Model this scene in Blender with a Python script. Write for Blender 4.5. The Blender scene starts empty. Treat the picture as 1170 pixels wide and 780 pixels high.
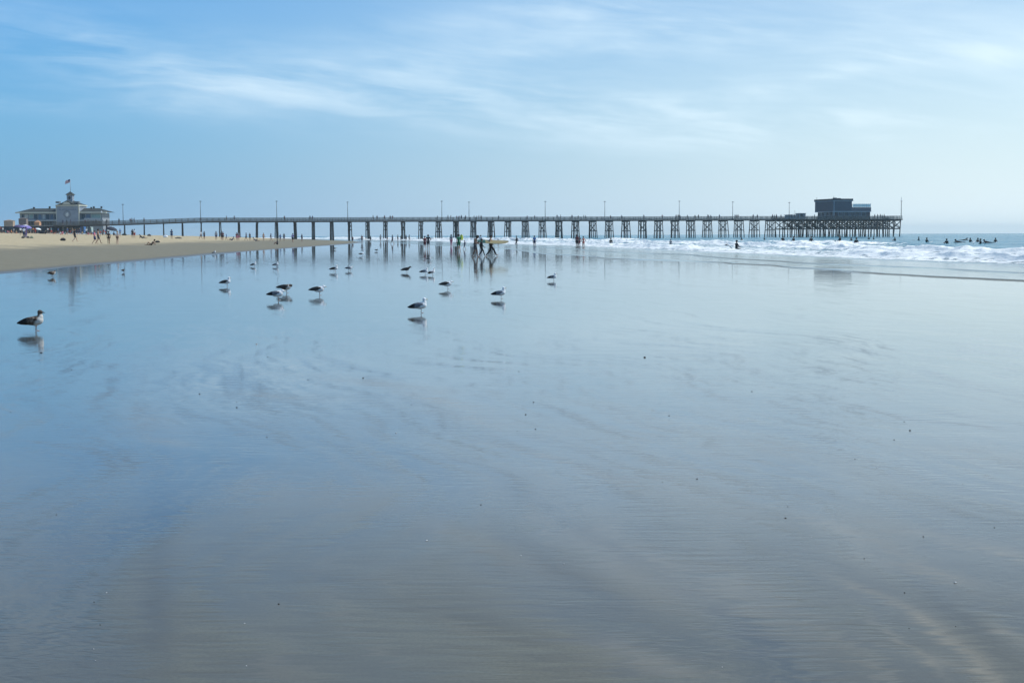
import bpy, bmesh, math, random
import numpy as np
from mathutils import Vector, Matrix

R = math.radians
PI = math.pi
random.seed(7)
rng = np.random.default_rng(11)
scene = bpy.context.scene
COL = scene.collection

# ------------------------------------------------------------------ camera
F = 1625.0                      # focal length in photo pixels (1170 wide)
CAMH = 1.7
PITCH = math.atan((390 - 267.8) / F)
ROLL = 0.0044
fwd = Vector((0, math.cos(PITCH), -math.sin(PITCH)))
r0 = Vector((1, 0, 0)); u0 = fwd.cross(r0) * -1
u0 = Vector((0, math.sin(PITCH), math.cos(PITCH)))
right = r0 * math.cos(ROLL) - u0 * math.sin(ROLL)
up = u0 * math.cos(ROLL) + r0 * math.sin(ROLL)
cd = bpy.data.cameras.new('camera'); cam = bpy.data.objects.new('camera', cd); COL.objects.link(cam)
cd.sensor_width = 36; cd.sensor_fit = 'HORIZONTAL'; cd.lens = F / 1170 * 36
cd.clip_start = 0.2; cd.clip_end = 30000
M = Matrix.Identity(4)
for i in range(3):
    M[i][0] = right[i]; M[i][1] = up[i]; M[i][2] = -fwd[i]
M[2][3] = CAMH
cam.matrix_world = M
scene.camera = cam

# ------------------------------------------------------------------ light
SUN_AZ = R(80)      # to the right of the view (+Y), clockwise
SUN_EL = R(49)
SKY_STRENGTH = 0.085
SUN_STRENGTH = 2.75
scene.view_settings.view_transform = 'Standard'
scene.view_settings.look = 'None'
scene.view_settings.exposure = 0.43
scene.view_settings.gamma = 1
sd = bpy.data.lights.new('sun', 'SUN'); sun = bpy.data.objects.new('sun', sd); COL.objects.link(sun)
sd.energy = SUN_STRENGTH; sd.angle = R(0.55); sd.color = (1, .95, .87)
sdir = Vector((math.sin(SUN_AZ) * math.cos(SUN_EL), math.cos(SUN_AZ) * math.cos(SUN_EL), math.sin(SUN_EL)))
sun.rotation_euler = sdir.to_track_quat('Z', 'Y').to_euler()

world = bpy.data.worlds.new('World'); scene.world = world
world.use_nodes = True
wt = world.node_tree
for n in list(wt.nodes): wt.nodes.remove(n)

class NT:
    """small helper to write node maths"""
    def __init__(s, t): s.t = t
    def node(s, typ, **kw):
        n = s.t.nodes.new(typ)
        for k, v in kw.items(): setattr(n, k, v)
        return n
    def put(s, sock, v):
        if isinstance(v, bpy.types.NodeSocket): s.t.links.new(v, sock)
        else:
            if hasattr(sock.default_value, '__len__') and not hasattr(v, '__len__'): v = [v] * len(sock.default_value)
            if hasattr(v, '__len__') and hasattr(sock.default_value, '__len__') and len(v) == 3 and len(sock.default_value) == 4: v = (*v, 1)
            sock.default_value = v
    def m(s, op, a, b=None, c=None, clamp=False):
        n = s.node('ShaderNodeMath', operation=op); n.use_clamp = clamp
        s.put(n.inputs[0], a)
        if b is not None: s.put(n.inputs[1], b)
        if c is not None: s.put(n.inputs[2], c)
        return n.outputs[0]
    def mix(s, f, a, b, blend='MIX'):
        n = s.node('ShaderNodeMix', data_type='RGBA', blend_type=blend)
        s.put(n.inputs[0], f); s.put(n.inputs[6], a); s.put(n.inputs[7], b)
        return n.outputs[2]
    def ramp(s, v, a, b):            # smoothstep a..b
        n = s.node('ShaderNodeMapRange', interpolation_type='SMOOTHSTEP')
        s.put(n.inputs[0], v); n.inputs[1].default_value = a; n.inputs[2].default_value = b
        return n.outputs[0]
    def comb(s, x, y, z):
        n = s.node('ShaderNodeCombineXYZ')
        s.put(n.inputs[0], x); s.put(n.inputs[1], y); s.put(n.inputs[2], z)
        return n.outputs[0]
    def noise(s, vec, scale, detail=3, rough=.5, dist=0.0):
        n = s.node('ShaderNodeTexNoise')
        s.put(n.inputs['Vector'], vec); n.inputs['Scale'].default_value = scale
        n.inputs['Detail'].default_value = detail; n.inputs['Roughness'].default_value = rough
        n.inputs['Distortion'].default_value = dist
        return n.outputs[0]

w = NT(wt)
sky = w.node('ShaderNodeTexSky', sky_type='NISHITA')
sky.sun_disc = False; sky.sun_elevation = SUN_EL; sky.sun_rotation = SUN_AZ
sky.altitude = 0; sky.air_density = 1.0; sky.dust_density = 1.6; sky.ozone_density = 3.0
tc = w.node('ShaderNodeTexCoord'); sep = w.node('ShaderNodeSeparateXYZ')
wt.links.new(tc.outputs['Generated'], sep.inputs[0])
dx, dy, dz = sep.outputs
front = w.ramp(dy, .05, .3)
dyc = w.m('MAXIMUM', dy, .05)
U = w.m('DIVIDE', dx, dyc); V = w.m('DIVIDE', dz, dyc)
def blob(px, py, a, b, deg, k=1.0):
    uu, vv = (px - 585) / F, (267.8 - py) / F
    c, s_ = math.cos(R(deg)), math.sin(R(deg))
    du = w.m('SUBTRACT', U, uu); dv = w.m('SUBTRACT', V, vv)
    p = w.m('ADD', w.m('MULTIPLY', du, c * F / a), w.m('MULTIPLY', dv, s_ * F / a))
    q = w.m('ADD', w.m('MULTIPLY', du, -s_ * F / b), w.m('MULTIPLY', dv, c * F / b))
    e = w.m('ADD', w.m('MULTIPLY', p, p), w.m('MULTIPLY', q, q))
    return w.m('MULTIPLY', w.m('EXPONENT', w.m('MULTIPLY', e, -1)), k)
# warped wisps
warp = w.noise(w.comb(w.m('MULTIPLY', U, 5), w.m('MULTIPLY', V, 14), 0), 1.0, 2, .5)
vw = w.m('ADD', V, w.m('MULTIPLY', w.m('SUBTRACT', warp, .5), .035))
tilt = w.m('ADD', vw, w.m('MULTIPLY', U, .10))
wisp = w.noise(w.comb(w.m('MULTIPLY', U, 11), w.m('MULTIPLY', tilt, 95), 3.1), 1.0, 6, .62, .35)
wisp = w.ramp(wisp, .34, .74)
soft = w.noise(w.comb(w.m('MULTIPLY', U, 7), w.m('MULTIPLY', tilt, 26), 8.3), 1.0, 4, .55, .2)
soft = w.ramp(soft, .38, .72)
blobs = [(130, 70, 190, 40, -14, .62), (60, 118, 190, 12, -2, .42), (270, 98, 130, 20, -6, .24),
         (480, 108, 240, 38, -9, .46), (720, 132, 260, 30, -5, .62), (705, 12, 120, 22, 2, .62),
         (520, 34, 120, 16, 2, .22), (1050, 78, 240, 24, 6, .55), (1000, 132, 230, 24, 4, .52),
         (900, 42, 300, 26, 0, .42), (640, 62, 320, 22, 3, .36), (930, 95, 60, 9, 14, .5),
         (400, 122, 120, 12, -12, .3), (820, 160, 160, 12, 2, .35),
         (760, -90, 260, 50, 8, .8), (1000, -130, 320, 60, -5, .8), (1150, -40, 200, 40, 5, .6), (450, -110, 160, 30, -6, .4), (560, -190, 260, 40, 5, .6)]
tot = None
for b in blobs:
    v = blob(*b); tot = v if tot is None else w.m('ADD', tot, v)
mass = w.m('MULTIPLY', tot, w.m('ADD', w.m('MULTIPLY', wisp, .42), w.m('MULTIPLY', soft, .62)))
mass = w.m('MULTIPLY', mass, front)
# general high cloud, in perspective (higher than the picture and all around)
dzc = w.m('MAXIMUM', dz, .03)
cx = w.m('DIVIDE', dx, dzc); cy = w.m('DIVIDE', dy, dzc)
high = w.noise(w.comb(w.m('ADD', w.m('MULTIPLY', cx, .55), w.m('MULTIPLY', cy, .3)), w.m('ADD', w.m('MULTIPLY', cy, .6), w.m('MULTIPLY', cx, -.14)), 1.7), 1.0, 5, .58, .5)
high = w.m('MULTIPLY', w.ramp(high, .44, .66), w.ramp(dz, .155, .24))
cl = w.m('MINIMUM', w.m('ADD', w.m('MULTIPLY', mass, .92), w.m('MULTIPLY', high, .62)), .85)
# sky colour: nishita; deeper blue away from the sun, pale sea haze low down, brighter on the sun side
az = w.m('MULTIPLY', w.ramp(U, -.42, .42), front)
tint = w.mix(az, (.44, 1.02, 1.46), (.82, 1.09, 1.24))
skyc = w.mix(1.0, sky.outputs[0], tint, 'MULTIPLY')
skyc = w.mix(cl, skyc, (8.4, 9.8, 10.3))
elev = w.m('MAXIMUM', dz, 0)
hz = w.m('MULTIPLY', w.m('EXPONENT', w.m('MULTIPLY', elev, -8.0)), .86)
hzc = w.mix(az, (2.0, 4.15, 6.9), (9.0, 10.4, 11.1))
skyc = w.mix(w.m('MULTIPLY', hz, front), skyc, hzc)
bg = w.node('ShaderNodeBackground'); bg.inputs[1].default_value = SKY_STRENGTH
wt.links.new(skyc, bg.inputs[0])
wo = w.node('ShaderNodeOutputWorld'); wt.links.new(bg.outputs[0], wo.inputs[0])

# ------------------------------------------------------------------ helpers
RE = 6371000.0
def ray(px, py):
    return (fwd + right * ((px - 585) / F) - up * ((py - 390) / F))
def at(px, py, Y):
    d = ray(px, py); return Vector((d.x * Y / d.y, Y, CAMH + d.z * Y / d.y))
def level_y(px): return 267.8 - .0044 * (px - 585)

# shore curves
_e = np.array([(0, -20), (40, -21.5), (65, -23.3), (133, -27.4), (200, -29.5), (265, -31), (341, -35), (412, -47), (480, -60), (600, -85), (800, -150), (1200, -330), (2500, -1200)], float)
_f = np.array([(0, 40), (46, 31), (73, 26), (89, 22.8), (131, 17.4), (205, 8), (251, -3), (330, -14), (412, -29), (475, -50), (600, -76), (800, -141), (1200, -320), (2500, -1190), (7000, -5200)], float)
def edgeX(Y): return np.interp(Y, _e[:, 0], _e[:, 1])
def foamX(Y): return np.interp(Y, _f[:, 0], _f[:, 1])
def vnoise(x, y, seed=0):
    x = np.asarray(x, float); y = np.asarray(y, float)
    xi = np.floor(x).astype(np.int64); yi = np.floor(y).astype(np.int64); fx = x - xi; fy = y - yi
    def h(a, b):
        n = (a * 374761393 + b * 668265263 + seed * 974634777) & 0xffffffff
        n = ((n ^ (n >> 13)) * 1274126177) & 0xffffffff
        return ((n ^ (n >> 16)) & 0xffff) / 65535.0
    fx = fx * fx * (3 - 2 * fx); fy = fy * fy * (3 - 2 * fy)
    return (h(xi, yi) * (1 - fx) + h(xi + 1, yi) * fx) * (1 - fy) + (h(xi, yi + 1) * (1 - fx) + h(xi + 1, yi + 1) * fx) * fy
def fbm(x, y, o=4, seed=0):
    t = 0; a = .5; s = 0
    for i in range(o):
        t = t + a * vnoise(x * 2 ** i, y * 2 ** i, seed + i); s += a; a *= .5
    return t / s
def beach_z(X, Y):
    d = edgeX(Y) - X
    z = np.interp(d, [-30, 0, 33, 60, 85, 120, 400], [-.9, 0, 1.12, 1.8, 2.45, 3.0, 3.2])
    return z
def ground_at(px, py):
    """where the sight line through a photo pixel meets beach or flat"""
    d = ray(px, py); Y = 3.0
    while Y < 700:
        X = d.x * Y / d.y; z = CAMH + d.z * Y / d.y
        g = max(0.0, float(beach_z(X, Y)))
        if z <= g: return Vector((X, Y, g))
        Y *= 1.002
    X = d.x * Y / d.y
    return Vector((X, Y, 0))

def link(o, parent=None):
    COL.objects.link(o)
    if parent: o.parent = parent
    return o
def tag(o, label=None, cat=None, group=None, kind=None):
    if label: o['label'] = label
    if cat: o['category'] = cat
    if group: o['group'] = group
    if kind: o['kind'] = kind
    return o
def empty(name, loc=(0, 0, 0), rz=0):
    o = bpy.data.objects.new(name, None); o.empty_display_size = .3
    o.location = loc; o.rotation_euler = (0, 0, rz); return link(o)

MATS = {}
def mat(name, rgb, rough=.7, var=.18, scale=3.0, metal=0, spec=.35, bump=0.0, bscale=20):
    if name in MATS: return MATS[name]
    m = bpy.data.materials.new(name); m.use_nodes = True; t = NT(m.node_tree)
    b = m.node_tree.nodes['Principled BSDF']
    b.inputs['Roughness'].default_value = rough; b.inputs['Metallic'].default_value = metal
    b.inputs['Specular IOR Level'].default_value = spec
    c = t.node('ShaderNodeTexCoord')
    n = t.noise(c.outputs['Object'], scale, 4, .6)
    lo = tuple(x * (1 - var) for x in rgb); hi = tuple(min(1, x * (1 + var)) for x in rgb)
    m.node_tree.links.new(t.mix(t.ramp(n, .3, .7), lo, hi), b.inputs['Base Color'])
    if bump:
        bn = t.node('ShaderNodeBump'); bn.inputs['Distance'].default_value = bump
        t.put(bn.inputs['Height'], t.noise(c.outputs['Object'], bscale, 4, .6))
        m.node_tree.links.new(bn.outputs[0], b.inputs['Normal'])
    MATS[name] = m
    return m

class MB:
    def __init__(s): s.v = []; s.f = []
    def add(s, vs, fs):
        o = len(s.v); s.v += [tuple(v) for v in vs]; s.f += [tuple(i + o for i in f) for f in fs]; return s
    def box(s, x0, x1, y0, y1, z0, z1):
        vs = [(x, y, z) for z in (z0, z1) for y in (y0, y1) for x in (x0, x1)]
        return s.add(vs, [(0, 2, 3, 1), (4, 5, 7, 6), (0, 1, 5, 4), (1, 3, 7, 5), (3, 2, 6, 7), (2, 0, 4, 6)])
    def tube(s, pts, rad, n=8, cap=True):
        pts = [Vector(p) for p in pts]
        if not hasattr(rad, '__len__'): rad = [rad] * len(pts)
        vs = []; fs = []
        for i, p in enumerate(pts):
            t = (pts[min(i + 1, len(pts) - 1)] - pts[max(i - 1, 0)]).normalized()
            a = t.cross(Vector((0, 0, 1))) if abs(t.z) < .95 else t.cross(Vector((1, 0, 0)))
            a.normalize(); b = t.cross(a)
            for k in range(n):
                q = 2 * PI * k / n; vs.append(p + (a * math.cos(q) + b * math.sin(q)) * rad[i])
        for i in range(len(pts) - 1):
            for k in range(n):
                k2 = (k + 1) % n; fs.append((i * n + k, i * n + k2, (i + 1) * n + k2, (i + 1) * n + k))
        if cap:
            fs.append(tuple(range(n))[::-1]); fs.append(tuple((len(pts) - 1) * n + k for k in range(n)))
        return s.add(vs, fs)
    def bar(s, a, b, wd, h):
        """rectangular beam from a to b"""
        a, b = Vector(a), Vector(b); t = (b - a).normalized()
        sd_ = t.cross(Vector((0, 0, 1)))
        sd_ = Vector((1, 0, 0)) if sd_.length < 1e-3 else sd_.normalized()
        u = sd_.cross(t)
        vs = [p + sd_ * (sx * wd / 2) + u * (sz * h / 2) for p in (a, b) for sx, sz in ((-1, -1), (1, -1), (1, 1), (-1, 1))]
        return s.add(vs, [(3, 2, 1, 0), (4, 5, 6, 7), (0, 1, 5, 4), (1, 2, 6, 5), (2, 3, 7, 6), (3, 0, 4, 7)])
    def ball(s, c, r, n=10, m=7):
        rr = r if hasattr(r, '__len__') else (r, r, r)
        vs = [(c[0], c[1], c[2] + rr[2])]; fs = []
        for i in range(1, m):
            ph = PI * i / m
            for k in range(n):
                q = 2 * PI * k / n
                vs.append((c[0] + rr[0] * math.sin(ph) * math.cos(q), c[1] + rr[1] * math.sin(ph) * math.sin(q), c[2] + rr[2] * math.cos(ph)))
        vs.append((c[0], c[1], c[2] - rr[2])); L = len(vs) - 1
        for k in range(n): fs.append((0, 1 + k, 1 + (k + 1) % n))
        for i in range(m - 2):
            for k in range(n):
                a = 1 + i * n + k; b = 1 + i * n + (k + 1) % n; fs.append((a, a + n, b + n, b))
        for k in range(n): fs.append((1 + (m - 2) * n + k, L, 1 + (m - 2) * n + (k + 1) % n))
        return s.add(vs, fs)
    def mesh(s, name, smooth=False):
        me = bpy.data.meshes.new(name); me.from_pydata(s.v, [], s.f); me.update()
        if smooth: me.polygons.foreach_set('use_smooth', [True] * len(me.polygons))
        return me
    def build(s, name, m, parent=None, smooth=False):
        me = s.mesh(name, smooth); o = bpy.data.objects.new(name, me)
        if m: me.materials.append(m)
        return link(o, parent)

def grid_mesh(name, P, m, smooth=True):
    h, wdt = P.shape[:2]
    me = bpy.data.meshes.new(name)
    me.vertices.add(h * wdt); me.vertices.foreach_set('co', P.reshape(-1).astype(np.float32))
    i = np.arange(h * wdt).reshape(h, wdt)
    q = np.stack([i[:-1, :-1], i[:-1, 1:], i[1:, 1:], i[1:, :-1]], -1).reshape(-1, 4)
    nf = len(q)
    me.loops.add(nf * 4); me.polygons.add(nf)
    me.loops.foreach_set('vertex_index', q.reshape(-1).astype(np.int32))
    me.polygons.foreach_set('loop_start', (np.arange(nf) * 4).astype(np.int32))
    me.polygons.foreach_set('use_smooth', np.ones(nf, bool))
    me.update(calc_edges=True); me.validate()
    me.materials.append(m)
    o = bpy.data.objects.new(name, me); link(o); return o

# ------------------------------------------------------------------ setting: wet sand
def wet_material():
    m = bpy.data.materials.new('wet_sand'); m.use_nodes = True; t = NT(m.node_tree); L = m.node_tree.links
    b = m.node_tree.nodes['Principled BSDF']
    g = t.node('ShaderNodeNewGeometry'); sp = t.node('ShaderNodeSeparateXYZ'); L.new(g.outputs['Position'], sp.inputs[0])
    X, Y, Z = sp.outputs
    # drainage streaks run obliquely down the flat
    a = R(24)
    P = t.m('ADD', t.m('MULTIPLY', X, math.cos(a)), t.m('MULTIPLY', Y, math.sin(a)))
    Q = t.m('SUBTRACT', t.m('MULTIPLY', Y, math.cos(a)), t.m('MULTIPLY', X, math.sin(a)))
    a2 = R(-77)
    P2 = t.m('ADD', t.m('MULTIPLY', X, math.cos(a2)), t.m('MULTIPLY', Y, math.sin(a2)))
    Q2 = t.m('SUBTRACT', t.m('MULTIPLY', Y, math.cos(a2)), t.m('MULTIPLY', X, math.sin(a2)))
    fine = t.noise(t.comb(t.m('MULTIPLY', X, 1.6), t.m('MULTIPLY', Y, 13), 5), 1, 4, .6)
    mid = t.noise(t.comb(t.m('MULTIPLY', X, .12), t.m('MULTIPLY', Y, .75), 4), 1, 3, .6)
    Q2 = t.m('ADD', Q2, t.m('MULTIPLY', t.m('SUBTRACT', fine, .5), .55))
    bend = t.noise(t.comb(t.m('MULTIPLY', X, .18), t.m('MULTIPLY', Y, .16), 6), 1, 2, .5)
    Q2 = t.m('ADD', Q2, t.m('MULTIPLY', bend, 3.2))
    big = t.noise(t.comb(t.m('MULTIPLY', P2, .16), t.m('MULTIPLY', Q2, .55), 0), 1, 3, .5, .2)
    streak = t.noise(t.comb(t.m('MULTIPLY', P2, .22), t.m('MULTIPLY', Q2, 1.25), 2.2), 1, 4, .58, .3)
    grain = t.noise(g.outputs['Position'], 60, 3, .6)
    patch = t.noise(t.comb(t.m('MULTIPLY', X, .25), t.m('MULTIPLY', Y, .25), 9), 1, 4, .55, .3)
    col = t.mix(t.ramp(streak, .35, .68), (.062, .062, .044), (.120, .116, .082))
    col = t.mix(t.m('MULTIPLY', t.ramp(patch, .35, .7), .5), col, (.100, .094, .078))
    col = t.mix(t.m('MULTIPLY', t.ramp(grain, .35, .7), .35), col, (.055, .05, .043))
    Xw = t.m('ADD', X, t.m('MULTIPLY', t.m('SUBTRACT', fine, .5), .30)); Yw = t.m('ADD', Y, t.m('MULTIPLY', t.m('SUBTRACT', streak, .5), .8))
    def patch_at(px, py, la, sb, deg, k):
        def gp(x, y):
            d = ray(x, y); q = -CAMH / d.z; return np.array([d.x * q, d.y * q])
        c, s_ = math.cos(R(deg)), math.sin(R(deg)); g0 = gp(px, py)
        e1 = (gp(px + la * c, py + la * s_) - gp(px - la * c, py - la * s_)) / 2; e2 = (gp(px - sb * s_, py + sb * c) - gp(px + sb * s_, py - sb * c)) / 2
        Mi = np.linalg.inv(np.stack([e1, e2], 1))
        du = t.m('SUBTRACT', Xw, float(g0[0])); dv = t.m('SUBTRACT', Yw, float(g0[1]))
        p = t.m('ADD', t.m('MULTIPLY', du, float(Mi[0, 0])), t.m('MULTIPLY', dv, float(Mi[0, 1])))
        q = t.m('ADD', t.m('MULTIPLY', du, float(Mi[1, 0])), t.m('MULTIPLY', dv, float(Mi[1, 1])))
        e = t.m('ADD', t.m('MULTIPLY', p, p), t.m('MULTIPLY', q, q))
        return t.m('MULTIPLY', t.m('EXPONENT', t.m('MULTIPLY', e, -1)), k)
    pale = None  # pale sand residue, plus cloud reflections painted into the base colour
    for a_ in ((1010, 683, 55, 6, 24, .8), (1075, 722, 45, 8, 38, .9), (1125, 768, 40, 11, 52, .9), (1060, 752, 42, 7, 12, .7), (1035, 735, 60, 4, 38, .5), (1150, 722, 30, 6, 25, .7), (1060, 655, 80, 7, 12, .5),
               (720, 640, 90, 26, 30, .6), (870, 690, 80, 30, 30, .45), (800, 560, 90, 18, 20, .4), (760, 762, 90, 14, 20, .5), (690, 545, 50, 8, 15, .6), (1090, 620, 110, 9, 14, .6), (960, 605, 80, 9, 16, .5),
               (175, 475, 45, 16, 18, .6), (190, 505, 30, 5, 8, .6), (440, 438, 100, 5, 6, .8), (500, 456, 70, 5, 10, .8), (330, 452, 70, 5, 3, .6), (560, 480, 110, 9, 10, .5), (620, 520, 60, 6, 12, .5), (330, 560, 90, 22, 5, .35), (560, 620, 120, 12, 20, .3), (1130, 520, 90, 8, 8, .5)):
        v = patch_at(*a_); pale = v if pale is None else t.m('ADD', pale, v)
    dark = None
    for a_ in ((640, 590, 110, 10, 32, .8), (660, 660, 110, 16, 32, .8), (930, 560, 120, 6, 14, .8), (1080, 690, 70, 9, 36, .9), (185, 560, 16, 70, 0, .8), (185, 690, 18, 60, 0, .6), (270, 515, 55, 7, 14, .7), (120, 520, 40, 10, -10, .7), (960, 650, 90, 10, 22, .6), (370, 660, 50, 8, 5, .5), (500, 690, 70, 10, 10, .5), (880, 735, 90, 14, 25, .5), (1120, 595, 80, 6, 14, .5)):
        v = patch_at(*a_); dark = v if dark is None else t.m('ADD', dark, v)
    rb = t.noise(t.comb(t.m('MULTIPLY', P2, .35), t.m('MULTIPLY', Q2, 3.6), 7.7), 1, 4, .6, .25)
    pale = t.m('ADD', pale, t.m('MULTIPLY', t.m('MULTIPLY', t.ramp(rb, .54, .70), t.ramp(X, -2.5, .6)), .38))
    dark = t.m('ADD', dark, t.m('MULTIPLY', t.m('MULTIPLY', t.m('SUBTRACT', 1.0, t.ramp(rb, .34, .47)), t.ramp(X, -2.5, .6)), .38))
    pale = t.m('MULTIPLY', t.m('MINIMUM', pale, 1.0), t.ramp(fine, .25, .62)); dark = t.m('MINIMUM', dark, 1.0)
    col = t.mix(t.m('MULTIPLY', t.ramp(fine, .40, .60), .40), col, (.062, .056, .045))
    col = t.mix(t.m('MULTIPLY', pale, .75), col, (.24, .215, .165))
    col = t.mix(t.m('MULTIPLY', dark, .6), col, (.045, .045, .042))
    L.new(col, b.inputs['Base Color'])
    b.inputs['Roughness'].default_value = .55
    b.inputs['Specular IOR Level'].default_value = .12
    b.inputs['Coat IOR'].default_value = 1.58
    # film of water: mirror-like far out, draining (duller) near and in streaks
    near = t.m('SUBTRACT', 1.0, t.ramp(Y, 6.5, 19))
    rough = t.m('ADD', .020, t.m('MULTIPLY', near, t.m('ADD', .035, t.m('MULTIPLY', t.ramp(streak, .28, .76), .22))))
    L.new(t.m('ADD', rough, t.m('MULTIPLY', pale, .12)), b.inputs['Coat Roughness'])
    near2 = t.m('SUBTRACT', 1.0, t.ramp(Y, 4.5, 10.5))
    cw = t.m('SUBTRACT', 1.0, t.m('MULTIPLY', near2, t.m('ADD', .42, t.m('MULTIPLY', t.ramp(streak, .30, .72), .34))))
    cw = t.m('SUBTRACT', cw, t.m('MULTIPLY', pale, .22)); L.new(t.m('MAXIMUM', cw, .2), b.inputs['Coat Weight'])
    # height in metres: long low undulations, drainage ripples, tiny wavelets with crests across the view
    H = t.m('MULTIPLY', big, .026)
    H = t.m('ADD', H, t.m('MULTIPLY', streak, .010))
    H = t.m('ADD', H, t.m('MULTIPLY', fine, .0009))
    fade = t.m('ADD', .16, t.m('MULTIPLY', t.m('SUBTRACT', 1.0, t.ramp(Y, 9, 30)), .84))
    H = t.m('ADD', H, t.m('MULTIPLY', t.noise(t.comb(t.m('MULTIPLY', X, 7), t.m('MULTIPLY', Y, 42), 1), 1, 3, .6), .00028))
    H = t.m('ADD', t.m('MULTIPLY', H, fade), t.m('MULTIPLY', mid, .0036))
    bn = t.node('ShaderNodeBump'); bn.inputs['Distance'].default_value = 1.0; bn.inputs['Strength'].default_value = 1.0
    L.new(H, bn.inputs['Height'])
    L.new(bn.outputs[0], b.inputs['Coat Normal']); L.new(bn.outputs[0], b.inputs['Normal'])
    return m
Ys = np.concatenate([np.linspace(-60, 60, 61), np.geomspace(64, 6000, 60)])
Xs = np.concatenate([-np.geomspace(6000, 30, 30), np.linspace(-28, 60, 45), np.geomspace(64, 6000, 30)])
GX, GY = np.meshgrid(Xs, Ys)
P = np.stack([GX, GY, -(GX ** 2 + GY ** 2) / (2 * RE)], -1)
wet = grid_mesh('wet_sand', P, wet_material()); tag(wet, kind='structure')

# beach
def beach_material():
    m = bpy.data.materials.new('beach_sand'); m.use_nodes = True; t = NT(m.node_tree); L = m.node_tree.links
    b = m.node_tree.nodes['Principled BSDF']
    at_ = t.node('ShaderNodeAttribute', attribute_name='d'); d = at_.outputs['Fac']
    g = t.node('ShaderNodeNewGeometry')
    n1 = t.noise(g.outputs['Position'], .18, 5, .6); n2 = t.noise(g.outputs['Position'], 1.6, 5, .65)
    dd = t.m('ADD', d, t.m('MULTIPLY', t.m('SUBTRACT', n1, .5), 22))
    dry = t.ramp(dd, 15, 27)
    damp = t.mix(t.ramp(n2, .3, .7), (.160, .142, .094), (.20, .178, .120))
    dryc = t.mix(t.ramp(n2, .3, .7), (.38, .305, .18), (.50, .405, .25))
    col = t.mix(dry, damp, dryc)
    wetr = t.ramp(d, 0, 2.2)
    col = t.mix(wetr, (.082, .070, .055), col)
    L.new(col, b.inputs['Base Color'])
    L.new(t.m('ADD', .3, t.m('MULTIPLY', wetr, .5)), b.inputs['Roughness'])
    b.inputs['Specular IOR Level'].default_value = .25
    bn = t.node('ShaderNodeBump'); bn.inputs['Distance'].default_value = .20
    t.put(bn.inputs['Strength'], t.m('MULTIPLY', dry, .9)); L.new(n2, bn.inputs['Height'])
    L.new(bn.outputs[0], b.inputs['Normal'])
    return m
ds = np.concatenate([np.linspace(-4, 4, 33), np.linspace(4.5, 140, 180), np.geomspace(150, 3000, 16)])
Yb = np.concatenate([np.arange(-30, 200, 1.0), np.arange(200, 600, 2.0), np.geomspace(602, 2500, 30)])
D, YY = np.meshgrid(ds, Yb)
XX = edgeX(YY) - D
Z = np.interp(D, [-30, 0, 33, 60, 85, 120, 400], [-.9, 0, 1.12, 1.8, 2.45, 3.0, 3.2])
wob = (fbm(XX * .05, YY * .045, 4, 3) - .5) * np.interp(D, [-4, 6, 30], [.07, .12, .20]) + \
      (fbm(XX * .5, YY * .5, 4, 5) - .5) * np.interp(D, [10, 25, 40], [0, .12, .22])
Z = Z + wob
beach = grid_mesh('dry_sand', np.stack([XX, YY, Z], -1), beach_material()); tag(beach, kind='structure')
av = beach.data.attributes.new('d', 'FLOAT', 'POINT'); av.data.foreach_set('value', D.reshape(-1).astype(np.float32))
def beach_height(X, Y):
    d = float(edgeX(Y) - X)
    z = float(np.interp(d, [-30, 0, 33, 60, 85, 120, 400], [-.9, 0, 1.12, 1.8, 2.45, 3.0, 3.2]))
    z += (float(fbm(X * .05, Y * .045, 4, 3)) - .5) * float(np.interp(d, [-4, 6, 30], [.07, .12, .20]))
    z += (float(fbm(X * .5, Y * .5, 4, 5)) - .5) * float(np.interp(d, [10, 25, 40], [0, .12, .22]))
    return max(z, 0.0)

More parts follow.
